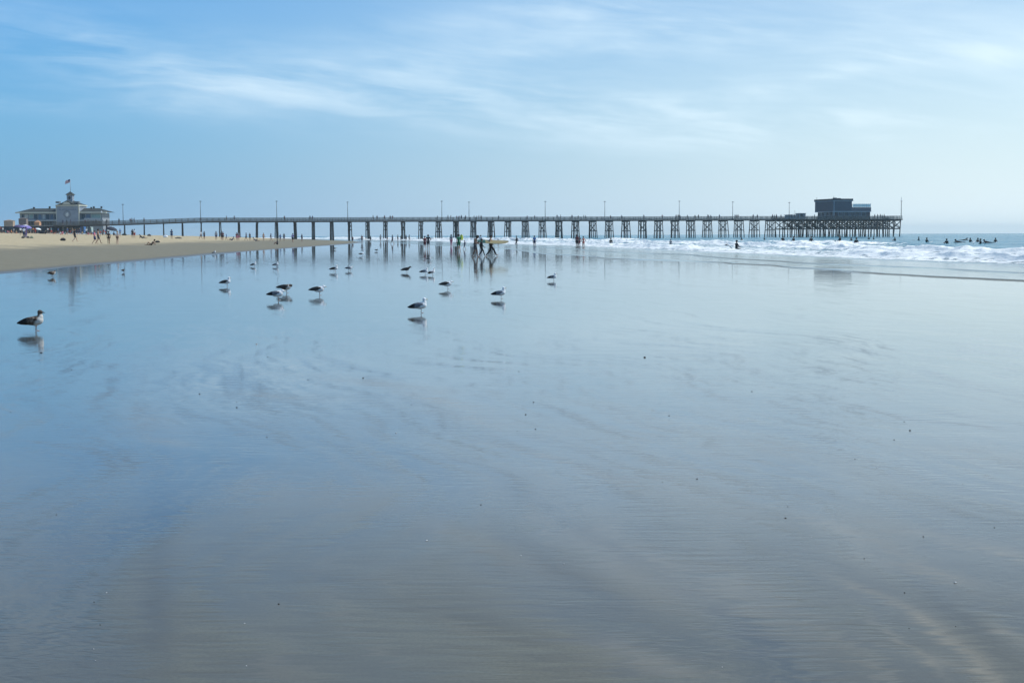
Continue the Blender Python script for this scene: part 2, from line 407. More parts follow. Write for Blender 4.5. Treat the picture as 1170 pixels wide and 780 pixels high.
# sea
def sea_material():
    m = bpy.data.materials.new('sea_water'); m.use_nodes = True; t = NT(m.node_tree); L = m.node_tree.links
    b = m.node_tree.nodes['Principled BSDF']
    fa = t.node('ShaderNodeAttribute', attribute_name='foam').outputs['Fac']
    sh = t.node('ShaderNodeAttribute', attribute_name='shallow').outputs['Fac']
    g = t.node('ShaderNodeNewGeometry'); sp = t.node('ShaderNodeSeparateXYZ'); L.new(g.outputs['Position'], sp.inputs[0])
    n = t.noise(t.comb(sp.outputs[0], t.m('MULTIPLY', sp.outputs[1], .6), sp.outputs[2]), 1.4, 6, .68)
    n3 = t.noise(t.comb(sp.outputs[0], t.m('MULTIPLY', sp.outputs[1], .45), t.m('MULTIPLY', sp.outputs[2], 2)), 5, 5, .7)
    f = t.ramp(t.m('ADD', fa, t.m('MULTIPLY', t.m('SUBTRACT', n, .5), 1.5)), .36, .60)
    wc = t.mix(sh, (.004, .15, .215), (.085, .092, .075))
    foamc = t.mix(t.ramp(n3, .25, .62), (.58, .66, .68), (.95, .93, .86))
    si = t.node('ShaderNodeAttribute', attribute_name='silt').outputs['Fac']
    L.new(t.mix(si, t.mix(f, wc, foamc), (.17, .155, .115)), b.inputs['Base Color'])
    L.new(t.m('ADD', t.m('ADD', .07, t.m('MULTIPLY', t.m('SUBTRACT', 1.0, sh), .12)), t.m('MULTIPLY', t.m('MAXIMUM', f, si), .6)), b.inputs['Roughness'])
    L.new(t.m('SUBTRACT', .5, t.m('MULTIPLY', si, .42)), b.inputs['Specular IOR Level'])
    b.inputs['IOR'].default_value = 1.33
    n2 = t.noise(g.outputs['Position'], .9, 5, .62)
    n4 = t.noise(t.comb(t.m('MULTIPLY', sp.outputs[0], 1), t.m('MULTIPLY', sp.outputs[1], .35), 0), .12, 4, .6)
    deep = t.m('SUBTRACT', 1.0, sh)
    H = t.m('ADD', t.m('MULTIPLY', t.m('MULTIPLY', n2, .24), deep), t.m('MULTIPLY', t.m('MULTIPLY', n4, 3.2), deep))
    H = t.m('ADD', H, t.m('MULTIPLY', t.m('MULTIPLY', n3, .035), f))
    H = t.m('ADD', H, t.m('MULTIPLY', n2, .004))
    bn = t.node('ShaderNodeBump'); bn.inputs['Distance'].default_value = 1.0; L.new(H, bn.inputs['Height'])
    L.new(bn.outputs[0], b.inputs['Normal'])
    return m
s_ax = np.concatenate([np.arange(-18, -4, .16), np.arange(-4, 62, .13), np.geomspace(62.3, 7000, 110)])
Y_ax = np.concatenate([np.arange(30, 190, .4), np.arange(190, 640, 1.4), np.geomspace(642, 6000, 90)])
S, YY = np.meshgrid(s_ax, Y_ax)
FX = foamX(YY)
XX = np.minimum(FX + S, 6500.)
Sw = S + (fbm(YY * .035, YY * 0, 3, 21) - .5) * 3.0     # wobble of the crest lines along the shore
turb = fbm(XX * .55, YY * .3, 5, 31); turb2 = fbm(XX * 1.6, YY * .8, 4, 41)
Zs = np.full_like(S, .0); foam = np.zeros_like(S)
pos2 = np.interp(YY, [40, 70, 100, 150, 230, 400], [7, 8, 9, 14, 22, 27])
def bore(pos, H, lenf, back, seed, lo=.25, foamback=6, gate=None):
    global Zs, foam
    p = pos + (fbm(YY * .022, YY * 0 + seed, 3, seed) - .5) * 7 + (vnoise(YY * .35, YY * 0, seed + 3) - .5) * .9
    m = np.clip((fbm(YY * .016, YY * 0 + 3 * seed, 2, seed + 9) - lo) / .22, 0, 1)
    if gate is not None: m = m * np.interp(YY, gate, [0, 1])
    q = Sw - p
    frontp = 1 / (1 + np.exp(-np.clip(q / (lenf * (.6 + .8 * turb)), -40, 40)))
    prof = np.where(q < 0, frontp * 2 * np.exp(-np.clip(-q, 0, 50) / lenf), np.exp(-np.clip(q, 0, 500) / back))
    prof = np.minimum(prof, 1)
    Zs += H * m * prof * (.72 + .56 * turb)
    fb = np.where(q < 0, np.exp(-np.abs(q) / (lenf * 1.6)), np.exp(-np.abs(q) / foamback))
    foam = np.maximum(foam, m * fb)
bore(1.8, .38, 1.0, 4, 51, .10, 5)
bore(pos2, .50, 1.2, 5, 52, .12, 6)
bore(pos2 + 12, .40, 1.3, 6, 53, .36, 7, (130, 190))
bore(pos2 + 26, .36, 1.6, 7, 54, .50, 6, (180, 260))
Zs += .26 * np.exp(-((Sw - pos2 - 8.5) / 1.9) ** 2) * (.3 + .9 * fbm(YY * .03, YY * 0 + 3, 2, 77))
Zs += .22 * np.exp(-((Sw - pos2 - 17) / 2.6) ** 2) * (.3 + .9 * fbm(YY * .03, YY * 0 + 3, 2, 78))
# unbroken swell further out
for (pos, H, wd, seed) in ((36, .16, 4, 61), (58, .26, 4.5, 62), (84, .26, 6, 63), (120, .3, 8, 64), (170, .3, 10, 65), (240, .3, 14, 66)):
    p = pos + (fbm(YY * .012, YY * 0, 3, seed) - .5) * 14
    Zs += H * np.exp(-((S - p) / wd) ** 2) * (.35 + .9 * fbm(YY * .02, YY * 0 + 7, 2, seed + 5))
Zs += (fbm(XX * .25, YY * .16, 4, 71) - .5) * np.interp(S, [-2, 4, 40, 100], [0, .10, .16, .24])
Zs += ((turb2 - .5) * .34 + (turb - .5) * .26) * np.clip(foam, 0, 1)
# low swash sheets with little lips at their front edges
lip1 = -13.5 + (fbm(YY * .05, YY * 0 + 1, 3, 81) - .5) * 5.0 + (fbm(YY * .35, YY * 0 + 1, 3, 83) - .5) * .9
lip2 = -7.0 + (fbm(YY * .045, YY * 0 + 5, 3, 82) - .5) * 5.5
Zs += .045 / (1 + np.exp(-np.clip((S - lip1) / .06, -40, 40)))
Zs += .045 / (1 + np.exp(-np.clip((S - lip2) / .06, -40, 40)))
Zs -= .008
Zs += np.where(S < 0, (fbm(XX * .8, YY * .4, 3, 91) - .5) * .006, 0)
# scattered foam between the lines
foam = np.maximum(foam, np.interp(S / (pos2 + 5), [-.2, .05, .5, .8, 1.05, 1.35], [0, .60, .48, .42, .22, 0]))
lipf = np.exp(-((S - lip2) / .35) ** 2) * .22 + np.exp(-((S - lip1 - .2) / .3) ** 2) * .18
foam = np.maximum(foam, lipf)
Zs -= (XX ** 2 + YY ** 2) / (2 * RE)
sea = grid_mesh('sea', np.stack([XX, YY, Zs], -1), sea_material()); tag(sea, kind='structure')
silt = np.maximum(np.exp(-((S - lip2) / .22) ** 2) * .8, np.exp(-((S - lip1) / .24) ** 2) * .8) * np.clip(3.2 * fbm(XX * .3, YY * .06, 4, 95) - 1.0, 0, 1) * np.interp(YY, [40, 75, 120, 200], [1, .8, .45, .2])
for nm, arr in (('silt', silt), ('foam', foam), ('shallow', np.interp(S, [-20, -2, 6, 30], [1, .9, .45, 0]))):
    av = sea.data.attributes.new(nm, 'FLOAT', 'POINT'); av.data.foreach_set('value', arr.reshape(-1).astype(np.float32))
def sea_hit(px, py):
    d = ray(px, py); Y = 60.0
    while Y < 900:
        X = d.x * Y / d.y; z = CAMH + d.z * Y / d.y; g = sea_z(X, Y)
        if z <= g: return Vector((X, Y, g))
        Y *= 1.004
    return Vector((X, Y, 0))
def sea_z(X, Y):
    i = int(np.argmin(np.abs(Y_ax - Y))); j = int(np.argmin(np.abs(s_ax - (X - float(foamX(Y))))))
    return float(Zs[i, j])

# ------------------------------------------------------------------ haze
hzm = bpy.data.materials.new('haze'); hzm.use_nodes = True; ht = hzm.node_tree
ht.nodes.remove(ht.nodes['Principled BSDF'])
pv = ht.nodes.new('ShaderNodeVolumePrincipled'); pv.inputs['Color'].default_value = (.82, .97, 1, 1)
pv.inputs['Density'].default_value = .00015; pv.inputs['Anisotropy'].default_value = .25
ht.links.new(pv.outputs[0], ht.nodes['Material Output'].inputs['Volume'])
hb = MB().box(-7200, 7200, -400, 7200, -16, 34).build('haze', hzm); tag(hb, kind='stuff')

# ------------------------------------------------------------------ pier
A0 = math.atan((160 - 585) / F); RD = 480.0
PP = Vector((RD * math.sin(A0), RD * math.cos(A0), 0))
AX = Vector((math.cos(A0), -math.sin(A0), 0)); CX = Vector((math.sin(A0), math.cos(A0), 0))
PIER_RZ = math.atan2(AX.y, AX.x)
def t_of(px, cross=0.0):
    """distance along the pier line that lies behind photo column px (cross: metres behind the line)"""
    tn = ray(px, 262).x / ray(px, 262).y; o = PP + CX * cross
    return (tn * o.y - o.x) / (AX.x - tn * AX.y)
def z_at(px, py, cross=0.0):
    t = t_of(px, cross); Y = (PP + CX * cross + AX * t).y
    return at(px, py, Y).z
M_pile = mat('pier_timber_dark', (.070, .062, .055), .85, .35, 1.2, bump=.02)
M_pile2 = mat('pier_timber_weathered', (.13, .125, .115), .85, .35, 1.2, bump=.02)
M_deck = mat('pier_deck_timber', (.085, .078, .070), .85, .3, .8, bump=.02)
M_rail = mat('pier_rail_timber', (.13, .125, .115), .8, .25, 1.5)
M_pole = mat('galvanised_pole', (.12, .13, .14), .5, .1, 2, .4)
rail_px = [(60, 253.8), (97, 252.9), (120, 252.4), (150, 251.6), (180, 250.6), (205, 249.6), (230, 248.8), (300, 248.7), (420, 248.3), (540, 248.0), (660, 247.6), (800, 247.3), (900, 247.0), (1018, 246.8)]
tt = [t_of(x, -3.6) for x, y in rail_px]; zz = [z_at(x, y, -3.6) for x, y in rail_px]
tt0, zz0 = tt[:], zz[:]
def rail_z(t): return float(np.interp(t, tt0, zz0))
def deck_z(t): return rail_z(t) - 1.12
t_left, t_end = t_of(62), t_of(1018)
t_plat = t_of(893)
HW = 3.9      # half width of the trunk
HW2 = 8.5     # half width of the end platform
pier = empty('pier', PP); pier.rotation_euler = (0, 0, PIER_RZ)
tag(pier, 'long dark timber pier on rows of piles running from the beach out over the sea', 'pier')
def run_pts(t0, t1, step=6.1):
    n = max(1, int(round((t1 - t0) / step))); return [t0 + (t1 - t0) * i / n for i in range(n + 1)]
# deck: planks across, stringers under
dk = MB()
ts = run_pts(t_left, t_end, 6.1)
for a, b in zip(ts[:-1], ts[1:]):
    hw = HW2 if (a + b) / 2 > t_plat else HW
    za, zb = deck_z(a), deck_z(b)
    vs = [(a, -hw, za), (b, -hw, zb), (b, hw, zb), (a, hw, za), (a, -hw, za - .12), (b, -hw, zb - .12), (b, hw, zb - .12), (a, hw, za - .12)]
    dk.add(vs, [(0, 1, 2, 3), (7, 6, 5, 4), (0, 4, 5, 1), (3, 2, 6, 7), (0, 3, 7, 4), (1, 5, 6, 2)])
dk.build('deck', M_deck, pier)
st = MB()
for a, b in zip(ts[:-1], ts[1:]):
    hw = HW2 if (a + b) / 2 > t_plat else HW
    for k in range(7):
        c = -hw + .25 + (2 * hw - .5) * k / 6
        st.bar((a, c, deck_z(a) - .27), (b, c, deck_z(b) - .27), .2, .29)
st.build('stringer', M_pile, pier)
# railings: front and back, posts, three rails
def railing(c_of, t0, t1, name='railing'):
    r_ = MB(); pts = run_pts(t0, t1, 2.0)
    for a, b in zip(pts[:-1], pts[1:]):
        c = c_of
        r_.bar((a, c, rail_z(a) - .04), (b, c, rail_z(b) - .04), .19, .09)
        for h in (.36, .68, .93): r_.bar((a, c, rail_z(a) - h), (b, c, rail_z(b) - h), .06, .14)
        r_.bar((a, c, deck_z(a)), (a, c, rail_z(a) - .08), .14, .14)
    r_.build(name, M_rail, pier)
railing(-HW + .1, t_left, t_plat); railing(HW - .1, t_left, t_plat)
railing(-HW2 + .1, t_plat, t_end - .1); railing(HW2 - .1, t_plat, t_end - .1)
for c0, c1, t in ((-HW2 + .2, HW2 - .2, t_end - .15), (-HW2 + .2, -HW - .1, t_plat + .1), (HW + .1, HW2 - .2, t_plat + .1)):
    r_ = MB()
    for h in (.04, .36, .68, .93): r_.bar((t, c0, rail_z(t) - h), (t, c1, rail_z(t) - h), .07, .13)
    n = max(1, int((c1 - c0) / 2))
    for k in range(1, n): r_.bar((t, c0 + (c1 - c0) * k / n, deck_z(t)), (t, c0 + (c1 - c0) * k / n, rail_z(t) - .1), .13, .13)
    r_.build('railing', M_rail, pier)
# two small lookout bays (x about 228 and 600)
# bents
bent_px = [100, 122, 142.5, 165, 187, 208.5, 230, 251.5, 273, 294, 316, 337, 358, 379, 399.5, 420, 440.5, 460.5, 481, 501, 521, 541, 561, 580.5, 600, 619.5, 638.5, 657.5, 677, 696, 715, 734, 752.5, 771, 789, 808, 826, 844, 862, 880]
def bent(px, i):
    t = t_of(px); topz = deck_z(t) - .42
    small = px < 492
    hw = 2.9 if px < 300 else 3.3 if small else HW - .1
    npile = 3 if px < 300 else 4 if small else 6
    m = MB()
    m.bar((t, -hw - .3, topz - .17), (t, hw + .3, topz - .17), .34, .34)        # cap beam
    lo = topz - (3.4 if not small else 2.6)
    if px > 395:
        m.bar((t + .2, -hw, topz - .6), (t + .2, hw * .9, lo), .10, .26)
        m.bar((t - .2, hw, topz - .6), (t - .2, -hw * .9, lo), .10, .26)
    if px > 395:
        m.bar((t, -hw * 1.1, lo - .05), (t, hw * 1.1, lo - .05), .13, .26)
    b_ = m.build('pile_bent', M_pile, pier)
    for k in range(npile):
        c = -hw + 2 * hw * k / (npile - 1)
        bat = 0
        if not small:
            if k == 0: bat = -1.25
            if k == npile - 1: bat = .9
            if k == 1: bat = -.35
        jx = random.uniform(-.28, .28); c += random.uniform(-.22, .22)
        pl = MB(); pl.tube([(t + jx * .3, c, topz - .3), (t + jx, c + bat, -1.5)], [random.uniform(.14, .18), random.uniform(.17, .23)], 8)
        pl.build('pile', random.choice([M_pile, M_pile, M_pile2]), b_, True)
for i, px in enumerate(bent_px): bent(px, i)
# end platform: dense field of piles in rows
tl = t_plat - 2; row = 0
plat_t = [t_plat + 1.2 + k * 3.3 for k in range(int((t_end - t_plat - 1) / 3.3) + 1)]
plat_t = [t for t in plat_t if t < t_end - 1.5] + [t_end - .8]
for t in plat_t:
    topz = deck_z(t) - .42; hw = HW2 - .3
    m = MB(); m.bar((t, -hw - .2, topz - .17), (t, hw + .2, topz - .17), .34, .34)
    for c0, c1 in ((-hw, -hw * .1), (hw, hw * .1)):
        m.bar((t + .2, c0, topz - .5), (t + .2, c1, topz - 3.1), .10, .26)
        m.bar((t - .2, c1, topz - .5), (t - .2, c0, topz - 3.1), .10, .26)
    m.bar((t, -hw, topz - 3.2), (t, hw, topz - 3.2), .13, .28)
    b_ = m.build('pile_bent', M_pile, pier)
    for k in range(5):
        c = -hw + 2 * hw * k / 4
        pl = MB(); pl.tube([(t + random.uniform(-.1, .1), c, topz - .3), (t + random.uniform(-.5, .5), c + random.uniform(-.5, .5), -1.5)], [.18, .215], 8)
        pl.build('pile', M_pile, b_, True)
# longitudinal bracing under the platform
m = MB()
for c in (-HW2 + .3, 0, HW2 - .3):
    for a, b in zip(plat_t[:-1], plat_t[1:]):
        za = deck_z(a) - .8
        m.bar((a, c, za), (b, c, za - 2.6), .1, .24); m.bar((a, c, za - 2.6), (b, c, za), .1, .24)
    m.bar((plat_t[0], c, za - 2.7), (plat_t[-1], c, za - 2.7), .14, .3)
m.build('brace', M_pile, pier)

# lamp posts on the pier
lamp_px = [(141, 233), (229.5, 229.5), (316.5, 229.5), (397.5, 230.5), (505, 229.5), (536, 230.5), (623, 229.8), (691, 229.8), (776, 229.5), (837, 230.3), (901.5, 231)]
ORD = ['first', 'second', 'third', 'fourth', 'fifth', 'sixth', 'seventh', 'eighth', 'ninth', 'tenth', 'eleventh', 'twelfth', 'thirteenth', 'fourteenth']
lp0 = None
def lamp_post(px, ytop, cross, idx):
    t = t_of(px, cross); base = PP + AX * t + CX * cross; z0 = deck_z(t); h = at(px, ytop, base.y).z - z0
    o = empty('lamp_post', (base.x, base.y, z0), PIER_RZ)
    tag(o, f'tall slim grey lamp post on the pier rail, {ORD[idx]} from the landward left end', 'lamp post', 'lamp posts along the pier')
    MB().tube([(0, 0, 0), (0, 0, h - .25)], [.105, .075], 8).build('pole', M_pole, o, True)
    m = MB(); m.box(-.4, .4, -.12, .12, h - .25, h - .12); m.box(-.1, .1, -.1, .1, h - .12, h)
    m.build('lamp_head', M_pole, o)
    MB().box(-.18, .18, -.18, .18, 0.0, .3).build('base', M_pole, o)
    return o
for i, (x, y) in enumerate(lamp_px): lamp_post(x, y, -HW + .35 if x < 890 else -2, i)
# end mast, taller, with white beacon
px = 1019.5; cross = -HW2 + .4; t = t_end - .5; base = PP + AX * t + CX * cross
z0 = deck_z(t); h = at(px, 225.5, base.y).z - z0
o = empty('beacon_mast', (base.x, base.y, z0), PIER_RZ)
tag(o, 'tall mast with a white beacon at the far seaward corner of the pier', 'mast')
MB().tube([(0, 0, 0), (0, 0, h - 1.3)], [.14, .11], 8).build('pole', M_pole, o, True)
m = MB(); m.box(-.5, .5, -.06, .06, h - 1.5, h - 1.38); m.tube([(0, 0, h - 1.38), (0, 0, h)], .05, 6); m.build('crossarm', M_pole, o)
m = MB(); m.ball((0, 0, h - 1.05), (.16, .16, .2)); m.ball((0, 0, h), (.13, .13, .13)); m.build('beacon', mat('beacon_white', (.75, .77, .78), .5, .05), o, True)
# thin antenna near the kiosk
t = t_of(908, 2); base = PP + AX * t + CX * 2; z0 = deck_z(t)
o = MB().tube([(0, 0, 0), (0, 0, at(908, 240, base.y).z - z0)], .05, 6).build('flagpole', M_pole, None, True)
o.location = (base.x, base.y, z0); tag(o, 'short thin bare pole beside the low grey shed near the pier end', 'pole')
# low grey shed / planters at 897..919
M_shed = mat('shed_grey', (.30, .36, .38), .7, .12, 2)
M_shed2 = mat('shed_roof', (.20, .24, .26), .7, .12, 2)
t0, t1 = t_of(898.5), t_of(910.5)
zt = z_at(905, 244.8); zd = deck_z(t0)
o = empty('shed', PP + AX * t0 + CX * 0 + Vector((0, 0, zd)), PIER_RZ); tag(o, 'low grey shed with a sloping roof on the pier deck before the restaurant', 'shed')
MB().box(0, t1 - t0, -1.2, 1.4, 0, zt - zd - .3).build('wall', M_shed, o)
H_ = zt - zd
m = MB(); m.add([(-.3, -1.5, H_ - .35), (t1 - t0, -1.5, H_ - .05), (t1 - t0, 1.7, H_ - .05), (-.3, 1.7, H_ - .35), (-.3, -1.5, H_ - .2), (t1 - t0, -1.5, H_ + .1), (t1 - t0, 1.7, H_ + .1), (-.3, 1.7, H_ - .2)], [(3, 2, 1, 0), (4, 5, 6, 7), (0, 1, 5, 4), (1, 2, 6, 5), (2, 3, 7, 6), (3, 0, 4, 7)]); m.build('roof', M_shed2, o)
t0b, t1b = t_of(911.2), t_of(919.5); zt = z_at(915, 243.6)
o = empty('kiosk', PP + AX * t0b + Vector((0, 0, zd)), PIER_RZ); tag(o, 'pale grey boxy kiosk with a flat roof on the pier deck, right of the shed', 'kiosk')
MB().box(0, t1b - t0b - .3, -1.2, 1.4, 0, zt - zd - .2).build('wall', M_shed, o)
MB().box(-.15, t1b - t0b - .15, -1.4, 1.6, zt - zd - .197, zt - zd).build('roof', M_shed2, o)
MB().box(.5, 1.6, -1.26, -1.203, 1.0, 1.9).build('window', mat('dark_glass', (.03, .04, .05), .15, .1), o)

# restaurant at the pier end
M_sid = mat('restaurant_siding', (.085, .098, .125), .75, .10, 1.0)
M_sid2 = mat('restaurant_lower', (.065, .070, .082), .75, .2, 1.0)
M_trim = mat('restaurant_trim', (.30, .36, .40), .6, .08)
M_gls = mat('restaurant_glass', (.05, .07, .09), .1, .1)
M_roofd = mat('restaurant_roof', (.05, .055, .062), .8, .15)
# local frame: x along pier, y across; front (camera) long side at c = -7.2
cf = -7.4
T0 = t_of(952.5, cf); T1 = t_of(973, cf); T2 = t_of(995, cf); back = 7.6
zd = deck_z(T0)
rest = empty('restaurant', PP + Vector((0, 0, zd)), PIER_RZ)
tag(rest, 'dark blue-grey two-storey restaurant with overhanging upper floor on the pier end', 'restaurant')
ztop = z_at(952.5, 226.6, cf) - zd; zmid = z_at(952.5, 241.8, cf) - zd; zlow = z_at(985, 236.9, cf) - zd
def wallbox(x0, x1, y0, y1, z0, z1, name, m_):
    mm = MB(); mm.box(x0, x1, y0, y1, z0, z1); return mm.build(name, m_, rest)
TL = T0 + .9
wallbox(TL, T2 - .2, cf + .3, back - .5, 0, zmid - .1, 'lower_wall', M_sid2)
wallbox(T0, T1, cf, back, zmid, ztop - .9, 'upper_wall', M_sid)
wallbox(T1 + .003, T2, cf, back, zmid, zlow, 'terrace_parapet', M_sid)
wallbox(T0 - .25, T1 + .35, cf - .25, back + .25, ztop - .897, ztop - .12, 'roof', M_roofd)
m = MB()
m.box(T0 - .3, T1 + .4, cf - .3, cf - .253, ztop - 1.02, ztop - .85)
m.box(T0 - .303, T0 - .253, cf - .25, back + .2, ztop - 1.02, ztop - .85)
m.box(T0 - .05, T2 + .05, cf - .06, cf - .004, zmid - .1, zmid + .12)
m.box(T0 - .06, T0 - .004, cf, back, zmid - .1, zmid + .12)
m.box(T0 - .1, T0 + .12, cf - .10, cf - .062, 0.2, ztop - 1.03)
m.build('trim', M_trim, rest)
sl = MB()
for k in range(1, 14):
    z = zmid + .12 + (ztop - .9 - zmid - .2) * k / 14
    sl.box(T0 + .13, T1 - .05, cf - .022, cf - .003, z, z + .05)
    sl.box(T0 - .022, T0 - .003, cf + .1, back - .1, z, z + .05)
sl.build('cladding', mat('restaurant_batten', (.06, .068, .085), .8, .1), rest)
for k in range(5):
    x0 = TL + 1.0 + k * (T2 - TL - 2.5) / 5
    f_ = MB(); f_.box(x0, x0 + 1.9, cf + .22, cf + .297, 1.0, 2.5); fo = f_.build('window', M_trim, rest)
    MB().box(x0 + .1, x0 + 1.8, cf + .19, cf + .217, 1.08, 2.42).build('pane', M_gls, fo)
for k in range(4):
    y0 = cf + 1.2 + k * 3.2
    f_ = MB(); f_.box(TL - .08, TL - .003, y0, y0 + 1.9, 1.0, 2.5); fo = f_.build('window', M_trim, rest)
    MB().box(TL - .11, TL - .083, y0 + .1, y0 + 1.8, 1.08, 2.42).build('pane', M_gls, fo)
# glass screen railing on the terrace
M_post = mat('screen_post', (.30, .40, .42), .5, .1); M_scr = mat('screen_glass', (.50, .66, .68), .15, .05)
m = MB(); gl = MB()
zr = z_at(985, 232.4, cf) - zd
n = 9
for k in range(n + 1):
    x = T1 + .5 + (T2 - T1 - .7) * k / n
    MB().box(x - .06, x + .06, cf + .05, cf + .15, zlow, zr).build('terrace_post', M_post, rest)
    if k < n: MB().box(x + .12, x + (T2 - T1 - .7) / n - .12, cf + .08, cf + .11, zlow + .1, zr - .25).build('glass_screen', M_scr, rest)
for k in range(6):
    y = cf + .2 + k * 2.8
    MB().box(T2 - .2, T2 - .1, y - .05, y + .05, zlow, zr).build('terrace_post', M_post, rest)
m = MB(); m.box(T0 + .6, T0 + 1.6, cf + 1, cf + 2.2, ztop - .12, ztop + .25); m.box(T0 + 3.5, T0 + 4.3, cf + 3, cf + 5, ztop - .12, ztop + .15)
m.tube([(T0 + .4, cf + 1, ztop - .1), (T0 + .4, cf + 1, ztop + .9)], .05, 6); m.tube([(T0 - 0 + .2, back - 1, ztop - .1), (T0 + .2, back - 1, ztop + .8)], .05, 6)
m.build('roof_vent', M_roofd, rest)

# ------------------------------------------------------------------ pavilion at the pier head
BY = 492.0; S_ = BY / F      # metres per photo pixel there
gz = 3.0
def bx(px): return at(px, 260, BY).x
def bz(px, py): return at(px, py, BY).z
cxm = bx(71)
pav = empty('clubhouse', (cxm, BY, gz))
tag(pav, 'grey seaside clubhouse with hipped wings, central gable tower, cupola and flag at the pier head', 'building')
M_wall = mat('club_wall', (.23, .26, .29), .8, .10, .6)
M_twall = mat('club_tower_wall', (.25, .285, .33), .8, .10, .6)
M_croof = mat('club_roof', (.035, .042, .04), .85, .2, .8)
M_ctrim = mat('club_trim', (.52, .51, .42), .6, .06)
M_cgl = mat('club_glass', (.05, .08, .11), .12, .15)
M_green = mat('club_green_glass', (.25, .36, .34), .2, .1)
def lx(px): return bx(px) - cxm
def lz(py, px=71): return bz(px, py) - gz
def hipped(x0, x1, y0, y1, z0, z1, inset, name, m_, parent):
    ym = (y0 + y1) / 2
    m = MB(); m.add([(x0, y0, z0), (x1, y0, z0), (x1, y1, z0), (x0, y1, z0), (x0 + inset[0], ym, z1), (x1 - inset[1], ym, z1)],
                    [(0, 1, 5, 4), (2, 3, 4, 5), (1, 2, 5), (3, 0, 4), (3, 2, 1, 0)])
    return m.build(name, m_, parent)
# wings
for (a, b, ins) in ((23, 68, (7.0, .1)), (91, 117, (.1, 5.0))):
    MB().box(lx(a), lx(b), 0, 9, 0, lz(243.6)).build('wing_wall', M_wall, pav)
zl = lz(242.6)
hipped(lx(19.5), lx(67.6), -1.2, 10.4, zl, lz(237.8), (3.6, .05), 'wing_roof', M_croof, pav)
hipped(lx(92), lx(122.5), -1.2, 10.4, zl, lz(237.8), (.05, 3.9), 'wing_roof', M_croof, pav)
for a, b in ((19.3, 67), (92.3, 122.8)):
    MB().box(lx(a), lx(b), -1.3, -1.22, zl - .32, zl + .12).build('fascia', M_ctrim, pav)
    MB().box(lx(a), lx(b), -1.21, 0, zl - .3, zl - .004).build('soffit', M_ctrim, pav)
# tower
tx0, tx1 = lx(66.8), lx(91.5); tz = lz(235.6)
MB().box(tx0, tx1, -1.6, 8, 0, tz).build('tower_wall', M_twall, pav)
m = MB(); m.box(tx0 - .25, tx1 + .3, -1.9, 8.2, tz + .003, tz + .42); m.build('cornice', M_ctrim, pav)
MB().box(tx1 + .003, tx1 + .35, -1.7, -1.3, 0, tz - .003).build('corner_board', M_ctrim, pav)
MB().box(tx0 - .2, tx0 - .003, -1.7, -1.5, 0, tz - .003).build('corner_board', M_ctrim, pav)
# tower roof with a front gable
zr0 = tz + .423; zr1 = lz(229.0)
hipped(tx0 - .1, tx1 + .2, -1.9, 8.2, zr0, zr1, (3.2, 3.2), 'tower_roof', M_croof, pav)
gxc = lx(78.7)
m = MB(); gw = 2.9; gh = zr1 - zr0 - .1
m.add([(gxc - gw, -2.0, zr0), (gxc + gw, -2.0, zr0), (gxc, -2.0, zr0 + gh), (gxc - gw, 3, zr0), (gxc + gw, 3, zr0), (gxc, 3, zr0 + gh)], [(0, 1, 2), (3, 5, 4), (0, 2, 5, 3), (1, 4, 5, 2), (0, 3, 4, 1)])
m.build('gable', M_croof, pav)
m = MB(); k_ = .5; m.add([(gxc - gw * k_, -2.03, zr0 + .12), (gxc + gw * k_, -2.03, zr0 + .12), (gxc + gw * k_ * .6, -2.03, zr0 + gh * .55), (gxc, -2.03, zr0 + gh * .72), (gxc - gw * k_ * .6, -2.03, zr0 + gh * .55)], [(0, 1, 2, 3, 4)])
m.build('gable_panel', M_ctrim, pav)
for sx in (-1, 1):
    m = MB(); x = gxc + sx * 3.35
    m.box(x - .6, x + .6, -1.2, .6, zr0 + .55, zr0 + 1.2)
    m.build('dormer', mat('club_dormer', (.16, .18, .19), .8, .1), pav)
# cupola
c0 = lx(75.2); c1 = lx(82.2); cz0 = zr1 - .5; cz1 = lz(223.0)
MB().box(c0 + .1, c1 - .1, 1.6, 3.6, cz0, cz1).build('cupola', M_twall, pav)
m = MB(); m.box(c0 - .0, c1 + .0, 1.5, 3.7, cz1 + .003, cz1 + .16); m.build('cupola_cornice', M_ctrim, pav)
hipped(c0 - .35, c1 + .35, 1.15, 4.05, cz1 + .163, lz(218.6), ((c1 - c0) / 2 + .3, (c1 - c0) / 2 + .3), 'cupola_roof', M_croof, pav)
m = MB(); cc = (c0 + c1) / 2
vs = [(cc + .42 * math.cos(q), 1.58, (cz0 + cz1) / 2 + .25 + .48 * math.sin(q)) for q in np.linspace(0, 2 * PI, 17)[:-1]]
m.add(vs, [tuple(range(16))]); m.build('cupola_louvre', mat('louvre_dark', (.02, .022, .025), .7, .1), pav)
# emblem and lettering band on the tower
ez = lz(244.9); ex = lx(78.8)
def ring(cx_, cz_, ra, rb, y, n=24):
    m = MB(); vs = [(cx_ + r * math.cos(2 * PI * k / n), y, cz_ + r * math.sin(2 * PI * k / n)) for r in (ra, rb) for k in range(n)]
    return m.add(vs, [(k, (k + 1) % n, n + (k + 1) % n, n + k) for k in range(n)])
em = ring(ex, ez, 1.0, 1.28, -1.63).build('emblem', mat('emblem_dark', (.17, .19, .20), .7, .1), pav)
mm = MB(); mm.add([(ex - .25, -1.64, ez - .75), (ex + .2, -1.64, ez - .75), (ex + .55, -1.64, ez - .1), (ex + .3, -1.64, ez + .7), (ex - .35, -1.64, ez + .3), (ex - .6, -1.64, ez - .2)], [(0, 1, 2, 3, 4, 5)])
mm.build('emblem_motif', mat('emblem_pale', (.55, .57, .55), .7, .1), em)
mm = MB(); x = lx(69.6)
random.seed(3)
